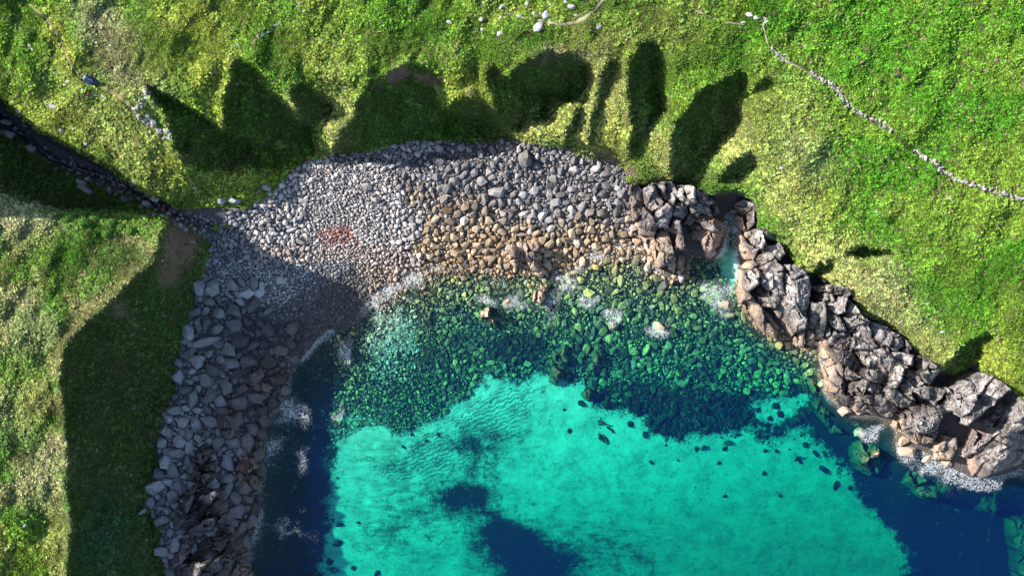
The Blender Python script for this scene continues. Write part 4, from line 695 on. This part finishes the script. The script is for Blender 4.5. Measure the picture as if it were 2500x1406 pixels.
def strip(name, pts, width, m, label, lift=.05, kind='structure'):
    P = np.array(pts, float); seg = np.hypot(*np.diff(P, axis=0).T); cum = np.concatenate([[0], np.cumsum(seg)]); n = int(cum[-1] / 3) + 2; t = np.linspace(0, cum[-1], n); x = np.interp(t, cum, P[:, 0]); y = np.interp(t, cum, P[:, 1])
    for _ in range(4): x[1:-1] = (x[:-2] + x[1:-1] + x[2:]) / 3; y[1:-1] = (y[:-2] + y[1:-1] + y[2:]) / 3
    dx, dy = np.gradient(x), np.gradient(y); L = np.hypot(dx, dy) + 1e-6; nx_, ny_ = -dy / L, dx / L; V = []; cols = np.linspace(-1, 1, 7)
    for k, c in enumerate(cols):
        wd = width * (.8 + .7 * fbm(t, np.full(n, 5. * np.sign(c)), 30, 3, 8)); wd = wd * np.minimum(1, np.minimum(t, t[-1] - t) / 12 + .25)
        X_, Y_ = x + nx_ * c * wd, y + ny_ * c * wd; h_ = hs(X_, Y_) + lift * (1 - abs(c) ** 4 * 1.8); a, b = world(X_, Y_, h_); V.append(np.stack([a, b, h_], -1))
    V = np.stack(V, 1); ii = np.arange(V.shape[0] * 7).reshape(-1, 7); F = np.stack([ii[:-1, :-1], ii[1:, :-1], ii[1:, 1:], ii[:-1, 1:]], -1).reshape(-1, 4)
    me = mesh_np(name, V.reshape(-1, 3), F, True); return put(name, me, m, kind=kind, label=label, category=name)
m_path, nt, b = mat('trodden_earth'); g = G(nt); g.l(g.mix(g.sstep(g.noise(1.6, 4, .65), .4, .62), (.27, .225, .155), (.14, .15, .055)), b.inputs['Base Color']); g.bump(g.noise(6, 3), .5, .1, b)
m_path2, nt, b = mat('trodden_turf'); g = G(nt); g.l(g.mix(g.sstep(g.noise(1.2, 4, .65), .38, .6), (.16, .17, .045), (.12, .10, .045)), b.inputs['Base Color']); g.bump(g.noise(6, 3), .5, .1, b)
PATHS = [([(1480,-8),(1459,17),(1435,41),(1407,55),(1373,60),(1339,56),(1312,50)], 5.5, m_path, 'bare earth footpath bending across the cliff-top meadow'), ([(1190,-8),(1216,20),(1240,34),(1268,42),(1300,50)], 3.2, m_path, 'narrow trodden track through the meadow boulders'), ([(70,10),(110,40),(140,80),(155,115),(170,150),(192,182)], 5.0, m_path2, 'grassy trodden path leading down to the tent'), ([(240,206),(290,235),(325,262)], 6.5, m_path2, 'worn grass path from the tent toward the ruined wall'), ([(1695,25),(1730,40),(1770,55),(1820,62)], 3, m_path, 'short bare track toward the top end of the long wall'), ([(1862,52),(1875,110),(1922,152),(1990,184)], 3.0, m_path, 'bare track beside the top of the long wall'), ([(548,372),(556,395),(568,418)], 3, m_path2, 'faint track down the shaded hollow'), ([(1395,52),(1412,38),(1440,25)], 2.2, m_path, 'short cut-off track inside the path bend'), ([(2300,415),(2335,440),(2380,458)], 3.2, m_path, 'bare earth along the lower wall')]
for p, w, m, l in PATHS: strip('footpath', p, w, m, l, .10)
m_str, nt, b = mat('dark_stream_water'); b.inputs['Base Color'].default_value = (.02, .02, .026, 1); b.inputs['Roughness'].default_value = .15; b.inputs['Specular IOR Level'].default_value = .5
strip('stream', [(p[0], p[1]) for p in STREAM[:-1]], 4.5, m_str, 'dark narrow stream running down the shaded gully to the beach', .12)

print('T %.1f' % (time.time() - _t0))
# ------------------------------------------------------------------ tent and camp things
def tri_mesh(name, V, F, thick=0):
    me = bpy.data.meshes.new(name); me.from_pydata(V, [], F); me.update(); return me
def at(px, py, dz=0):
    h0 = float(hs(215, 197)); h = h0 + dz; a, b = world(px, py, h); return Vector((float(a), float(b), h))
th = float(hs(215, 197)); T0 = at(218, 197)
def fabric(name, c, rough=.55):
    m, nt, b = mat(name); g = G(nt); g.l(g.mix(g.noise(5, 3), tuple(k * .8 for k in c), tuple(min(1, k * 1.2) for k in c)), b.inputs['Base Color']); b.inputs['Roughness'].default_value = rough; b.inputs['Specular IOR Level'].default_value = .5; g.bump(g.noise(3, 2), .3, .08, b); return m
M_NAVY = fabric('navy_tent_cloth', (.010, .020, .07)); M_TEAL = fabric('grey_blue_tent_cloth', (.09, .15, .19)); M_RED = fabric('red_cloth', (.55, .06, .03)); M_POLE = fabric('pale_metal', (.5, .5, .5)); M_WOOD = fabric('bleached_wood', (.36, .30, .22))
tent = empty('tent', T0, label='small navy blue tent pitched on the grass at upper left', category='tent')
def panel(name, pts, m, parent, sub=3):
    """a slightly sagging cloth panel of real thickness over a fan of rim points"""
    bm = bmesh.new(); vs = [bm.verts.new(p - T0) for p in pts]; f = bm.faces.new(vs); r = bmesh.ops.poke(bm, faces=[f])
    bmesh.ops.subdivide_edges(bm, edges=bm.edges, cuts=2, use_grid_fill=True); bmesh.ops.triangulate(bm, faces=bm.faces); bmesh.ops.recalc_face_normals(bm, faces=bm.faces)
    bmesh.ops.solidify(bm, geom=list(bm.faces), thickness=.015); me = bpy.data.meshes.new(name); bm.to_mesh(me); bm.free(); me.polygons.foreach_set('use_smooth', [True] * len(me.polygons)); return put(name, me, m, parent)
ap = at(208.5, 188.5, 1.15); rg = at(226, 198, .72)
A, B_, C_, D_, E_, F_, H_ = at(200.5, 191, .03), at(203, 184, .03), at(210, 181.8, .03), at(227, 188.7, .03), at(242, 201.5, .03), at(235.5, 206.8, .03), at(220, 207.6, .03); I_ = at(203, 197, .03)
panel('front_panel', [A, B_, C_, ap], M_TEAL, tent); panel('door_panel', [I_, A, ap], M_TEAL, tent); panel('rear_side_panel', [C_, D_, rg, ap], M_NAVY, tent); panel('tail_panel', [D_, E_, rg], M_NAVY, tent); panel('tail_panel', [E_, F_, rg], M_NAVY, tent); panel('front_side_panel', [F_, H_, rg], M_NAVY, tent); panel('front_side_panel', [H_, I_, ap, rg], M_NAVY, tent)
def rod(name, a, b, r, m, parent, org):
    d = b - a; bm = bmesh.new(); bmesh.ops.create_cone(bm, cap_ends=True, segments=8, radius1=r, radius2=r * .8, depth=d.length); me = bpy.data.meshes.new(name)
    bm.transform(Matrix.Translation((a + b) / 2 - org) @ d.to_track_quat('Z', 'Y').to_matrix().to_4x4()); bm.to_mesh(me); bm.free(); return put(name, me, m, parent)
rod('ridge_pole', ap + Vector((0, 0, .02)), rg + Vector((0, 0, .02)), .025, M_POLE, tent, T0)
for p, q in ((C_, at(211, 177, .03)), (E_, at(247, 204, .03)), (H_, at(220, 212, .03)), (A, at(195, 189, .03))): rod('guy_line', p + Vector((0, 0, .25)), q, .012, M_POLE, tent, T0)
def softbag(name, px, py, rx, ry, m, label, cat):
    h = float(hs(px, py)); X, Y = world(px, py, h); bm = bmesh.new(); bmesh.ops.create_cube(bm, size=2); bmesh.ops.bevel(bm, geom=bm.edges[:], offset=.55, segments=3, affect='EDGES'); bmesh.ops.subdivide_edges(bm, edges=bm.edges, cuts=1, use_grid_fill=True); rr = random.Random(5)
    for v in bm.verts: v.co *= 1 + rr.uniform(-.09, .09); v.co = Vector((v.co.x * rx / 18, v.co.y * ry / 18, v.co.z * .2 + .16))
    me = bpy.data.meshes.new('body'); bm.to_mesh(me); bm.free(); me.polygons.foreach_set('use_smooth', [True] * len(me.polygons)); root = empty(name, (float(X), float(Y), h), label=label, category=cat); root.rotation_euler.z = R(-30); put('body', me, m, root)
    for s in (-1, 1): rod('strap', Vector((-.15, s * .1, .38)), Vector((.2, s * .12, .36)), .03, M_NAVY, root, Vector((0, 0, 0)))
softbag('red_bag', 217, 229, 5, 3.6, M_RED, 'small bright red bag on the stones below the tent', 'bag')
def log(px0, py0, px1, py1, label):
    h0, h1 = float(hs(px0, py0)) + .15, float(hs(px1, py1)) + .15; a = Vector((*map(float, world(px0, py0, h0)), h0)); b = Vector((*map(float, world(px1, py1, h1)), h1)); bm = bmesh.new(); n = 7; rings = []
    d = (b - a).normalized(); u = d.orthogonal().normalized(); w = d.cross(u); rr = random.Random(3)
    for k in range(n):
        c = a.lerp(b, k / (n - 1)) + u * rr.uniform(-.05, .05); r0 = .10 * (1 - .4 * k / n) * rr.uniform(.85, 1.15); rings.append([bm.verts.new(c - a + (u * math.cos(t) + w * math.sin(t)) * r0) for t in [j * math.tau / 8 for j in range(8)]])
    for r0, r1 in zip(rings, rings[1:]):
        for j in range(8): bm.faces.new((r0[j], r0[(j + 1) % 8], r1[(j + 1) % 8], r1[j]))
    bm.faces.new(rings[0][::-1]); bm.faces.new(rings[-1]); bmesh.ops.recalc_face_normals(bm, faces=bm.faces); me = bpy.data.meshes.new('driftwood'); bm.to_mesh(me); bm.free(); put('driftwood', me, M_WOOD, loc=a, label=label, category='driftwood')
log(107, 247, 122, 258, 'bleached stick lying beside the pale flat boulder'); log(362, 292, 384, 303, 'bleached beam lying across the ruined wall stones')

print('T %.1f' % (time.time() - _t0))
# ------------------------------------------------------------------ vegetation: leafy tufts scattered over the turf (one body of growth)
def leaf_proto(name, n, length, width, rise, droop, seed, up):
    r = random.Random(seed); V = []; F = []; C = []
    for k in range(n):
        a = k * 2.39996 + r.uniform(-.3, .3); L = length * r.uniform(.55, 1.1); w = width * r.uniform(.7, 1.2); e = r.uniform(*up); ca, sa = math.cos(a), math.sin(a); b = len(V); c = r.uniform(.4, 1.5)
        ox, oy = r.uniform(-.3, .3), r.uniform(-.3, .3); bz = r.uniform(0, rise)
        for t, ww in ((0.05, .35), (.55, 1.0), (1.0, .12)):
            rad_ = L * t * math.cos(e); z = bz + L * t * math.sin(e) - droop * t * t * L
            for s in (-1, 1): V.append((ox + ca * rad_ - sa * w * ww * s, oy + sa * rad_ + ca * w * ww * s, z + r.uniform(-.02, .02))); C.append(c * (.85 + .3 * t))
        F += [(b, b + 1, b + 3, b + 2), (b + 2, b + 3, b + 5, b + 4)]
    me = bpy.data.meshes.new(name); me.from_pydata(V, [], F); me.update(); fattr(me, 'leafv', np.array(C)); me.materials.append(M_VEG); return bpy.data.objects.new(name, me)
M_VEG = bpy.data.materials.new('leafy_growth'); M_VEG.use_nodes = True; nt = M_VEG.node_tree; nt.nodes.clear(); g = G(nt)
out = g.n('ShaderNodeOutputMaterial'); c = g.mix(1.0, g.attr('tint', 'INSTANCER').outputs['Color'], g.attr('leafv').outputs['Color'], 'MULTIPLY')
dfl = g.n('ShaderNodeBsdfDiffuse'); g.l(c, dfl.inputs['Color']); tl = g.n('ShaderNodeBsdfTranslucent'); g.l(g.mix(1.0, c, (1.1, 1.25, .6), 'MULTIPLY'), tl.inputs['Color']); mxs = g.n('ShaderNodeMixShader'); mxs.inputs[0].default_value = .22
g.l(dfl.outputs[0], mxs.inputs[1]); g.l(tl.outputs[0], mxs.inputs[2]); g.l(mxs.outputs[0], out.inputs['Surface'])
PC = bpy.data.collections.new('tuft_shapes')
for k in range(4): PC.objects.link(leaf_proto('a_bracken_%d' % k, 13, .62, .17, .22, .35, k, (.1, .75)))
for k in range(3): PC.objects.link(leaf_proto('b_grass_%d' % k, 16, .60, .06, .06, .25, 20 + k, (.35, 1.2)))
ng = bpy.data.node_groups.new('tuft_scatter', 'GeometryNodeTree'); ng.interface.new_socket(name='Geometry', in_out='INPUT', socket_type='NodeSocketGeometry'); ng.interface.new_socket(name='Geometry', in_out='OUTPUT', socket_type='NodeSocketGeometry')
gi, go = ng.nodes.new('NodeGroupInput'), ng.nodes.new('NodeGroupOutput'); ci = ng.nodes.new('GeometryNodeCollectionInfo'); ci.inputs['Collection'].default_value = PC; ci.inputs['Separate Children'].default_value = True; ci.inputs['Reset Children'].default_value = True
ip = ng.nodes.new('GeometryNodeInstanceOnPoints'); ip.inputs['Pick Instance'].default_value = True
def na(n, t): o = ng.nodes.new('GeometryNodeInputNamedAttribute'); o.data_type = t; o.inputs['Name'].default_value = n; return o.outputs['Attribute']
er = ng.nodes.new('FunctionNodeEulerToRotation'); L = ng.links.new
L(gi.outputs[0], ip.inputs['Points']); L(ci.outputs[0], ip.inputs['Instance']); L(na('pick', 'INT'), ip.inputs['Instance Index']); L(na('rot', 'FLOAT_VECTOR'), er.inputs[0]); L(er.outputs[0], ip.inputs['Rotation']); L(na('scl', 'FLOAT_VECTOR'), ip.inputs['Scale']); L(ip.outputs[0], go.inputs[0])
def scatter(name, mask, step, kinds, size, label, bright=1.0, over=None, region=(-260, 2760, -220, 1640)):
    q = np.random.default_rng(len(name) * 97 + int(step * 10)); ax_ = np.arange(region[0], region[1], step); ay_ = np.arange(region[2], region[3], step); x, y = np.meshgrid(ax_, ay_); x = (x + q.uniform(-.6, .6, x.shape) * step).ravel(); y = (y + q.uniform(-.6, .6, y.shape) * step).ravel()
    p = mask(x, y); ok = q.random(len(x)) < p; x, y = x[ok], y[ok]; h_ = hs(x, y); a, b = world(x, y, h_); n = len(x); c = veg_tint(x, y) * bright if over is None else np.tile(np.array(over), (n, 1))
    c = c * q.uniform(.52, 1.42, (n, 1)) * q.uniform(.88, 1.12, (n, 3)); dr = (q.random(n) < .05 + .10 * smooth(.5, .7, fbm(x, y, 25, 3, 401)))[:, None]; c = np.where(dr & (over is None), np.array((.22, .20, .10)) * q.uniform(.5, 1.2, (n, 1)), c); me = bpy.data.meshes.new(name); me.vertices.add(n); me.vertices.foreach_set('co', np.stack([a, b, h_], -1).astype(np.float32).ravel())
    fattr(me, 'tint', c, 'FLOAT_COLOR'); s = q.uniform(*size, n) * (.75 + .5 * fbm(x, y, 40, 2, 55)); s3 = np.stack([s, s, s * q.uniform(.8, 1.5, n)], -1); fattr(me, 'scl', s3, 'FLOAT_VECTOR'); fattr(me, 'rot', np.stack([q.normal(0, .2, n), q.normal(0, .2, n), q.uniform(0, 6.28, n)], -1), 'FLOAT_VECTOR'); fattr(me, 'pick', q.integers(kinds[0], kinds[1], n).astype(np.int32), 'INT')
    o = put(name, me, kind='stuff', label=label, category=name); md = o.modifiers.new('scatter', 'NODES'); md.node_group = ng; return n
pathd = lambda x, y: np.minimum.reduce([smooth(p[1] * .9, p[1] * 1.9, polydist(x, y, p[0])) for p in PATHS] + [smooth(4, 11, polydist(x, y, WALLP)), smooth(7, 14, polydist(x, y, xy(STREAM)))])
def vmask(x, y):
    wob = (fbm(x, y, 26, 3, 41) - .5) * 26; v = (inpoly(x + wob, y + wob * .7, VEG_N) | inpoly(x + wob, y - wob * .7, VEG_L)).astype(float); s = np.zeros(len(x))
    for a, b, c, d, e, w in SOIL: s = np.maximum(s, np.clip(ell(a, b, c, d, e)(x + wob, y - wob) * 1.8, 0, 1) * w)
    tentm = 1 - (((x - 218) / 22) ** 2 + ((y - 195) / 15) ** 2 < 1); return v * (1 - s * .95) * pathd(x, y) * tentm
brk = lambda x, y: smooth(.36, .56, fbm(x, y, 90, 3, 61) + .25 * smooth(1850, 2000, x) * smooth(700, 500, y)) * (1 - .8 * np.clip(hs(x, y, INSB), 0, 1))
nb = scatter('bracken', lambda x, y: vmask(x, y) * brk(x, y), 5.0, (0, 4), (.36, .70), 'bright green bracken covering the slopes', 1.0)
ngs = scatter('grass', lambda x, y: vmask(x, y) * (1 - .8 * brk(x, y)), 4.6, (4, 7), (.36, .72), 'short yellow-green turf and tufted grass over the headland', 1.05)
scatter('wildflowers', lambda x, y: vmask(x, y) * np.clip(ell(280, 1030, 110, 330)(x, y) * 1.3 + ell(60, 430, 220, 60)(x, y) + ell(420, 800, 60, 160)(x, y), 0, 1) * .22 * smooth(.35, .65, fbm(x, y, 40, 3, 77)), 7.0, (4, 7), (.25, .42), 'scattered whitish flower heads on the shaded turf slope', over=(.5, .52, .48))
# cushion shrubs on the headland's north rim and bushes in the shaded hollows
def shrub(px, py, r, label, tint, seed, sun=1):
    h_ = float(hs(px, py)); X, Y = map(float, world(px, py, h_)); rr = random.Random(seed); k = r / PPM; V = []; F = []; C = []
    for i in range(int(150 + r * 14)):
        z = rr.random(); a = rr.uniform(0, 6.28); q = math.sqrt(1 - z * z) * rr.uniform(.75, 1.08); lump = 1 + .22 * math.sin(a * 3 + seed) * (1 - z); p = Vector((math.cos(a) * q * k * lump, math.sin(a) * q * k * lump * .8, z * k * .75 * rr.uniform(.8, 1.1))); nrm = Vector((p.x, p.y, p.z + .3 * k)).normalized(); u = nrm.orthogonal().normalized(); u.rotate(Matrix.Rotation(rr.uniform(0, 6.28), 3, nrm)); w = nrm.cross(u); s = rr.uniform(.09, .17); b = len(V); c = rr.uniform(.6, 1.3)
        for e, f in ((-1, 0), (0, -.55), (1, 0), (0, .55)): V.append(p + u * s * e + w * s * f + nrm * rr.uniform(-.04, .07))
        F.append((b, b + 1, b + 2, b + 3)); C += [np.array(tint) * c] * 4
    root = empty('shrub', (X, Y, h_), label=label, category='shrub'); me = bpy.data.meshes.new('foliage'); me.from_pydata(V, [], F); me.update(); fattr(me, 'Col', np.array(C), 'FLOAT_COLOR'); put('foliage', me, M_SHRUB, root)
    for j in range(3): rod('stem', Vector((0, 0, -.05)), Vector((rr.uniform(-.4, .4) * k, rr.uniform(-.3, .3) * k, .5 * k)), .03, M_WOOD, root, Vector((0, 0, 0)))
M_SHRUB, nt, b = mat('shrub_leaves'); g = G(nt); g.l(g.attr('Col').outputs['Color'], b.inputs['Base Color'])
SHR = [(165,535,16,'leftmost dark green cushion shrub on the headland rim'),(190,520,13,'upper cushion shrub near the left end of the rim row'),(205,545,15,'low cushion shrub below the upper one in the rim row'),(232,535,16,'broad cushion shrub in the middle of the rim row'),(255,522,13,'upper cushion shrub right of the middle in the rim row'),(272,548,15,'rounded cushion shrub right of the middle in the rim row'),(262,572,12,'bright cushion shrub hanging below the rim row'),(295,556,13,'small cushion shrub near the right end of the rim row'),(320,566,12,'rightmost small cushion shrub of the rim row'),(112,522,7,'tiny bright cushion shrub alone at the left of the rim')]
for i, (x, y, r, l) in enumerate(SHR): shrub(x, y, r, l, (.06, .15, .018), i)
for i, (x, y, r, l, t) in enumerate([(683,350,20,'yellow-green bush catching sun in the shaded hollow',(.16,.20,.04)),(752,368,15,'green bush at the foot of the grass spur by the beach',(.06,.15,.02)),(1420,200,18,'leafy bush on the rim of the shaded bowl, upper one',(.07,.14,.03)),(1408,232,14,'leafy bush on the rim of the shaded bowl, lower one',(.07,.14,.03)),(1075,212,16,'sunlit knob bush at the top of the shaded cliff',(.18,.21,.06)),(1150,222,15,'sunlit bush on the ledge right of the knob bush',(.18,.20,.06)),(600,500,16,'mossy yellow bush above the stream mouth',(.15,.19,.03)),(557,552,9,'small mossy bush on an islet of the stream mouth',(.14,.18,.02)),(528,556,9,'green tuft bush on the stream-mouth stones',(.10,.17,.02)),(1540,437,12,'bright bush at the right end of the beach',(.15,.2,.03))]): shrub(x, y, r, l, t, 40 + i)
print('tufts', nb, ngs, 'stones', len(boulders), len(dry), len(wet))
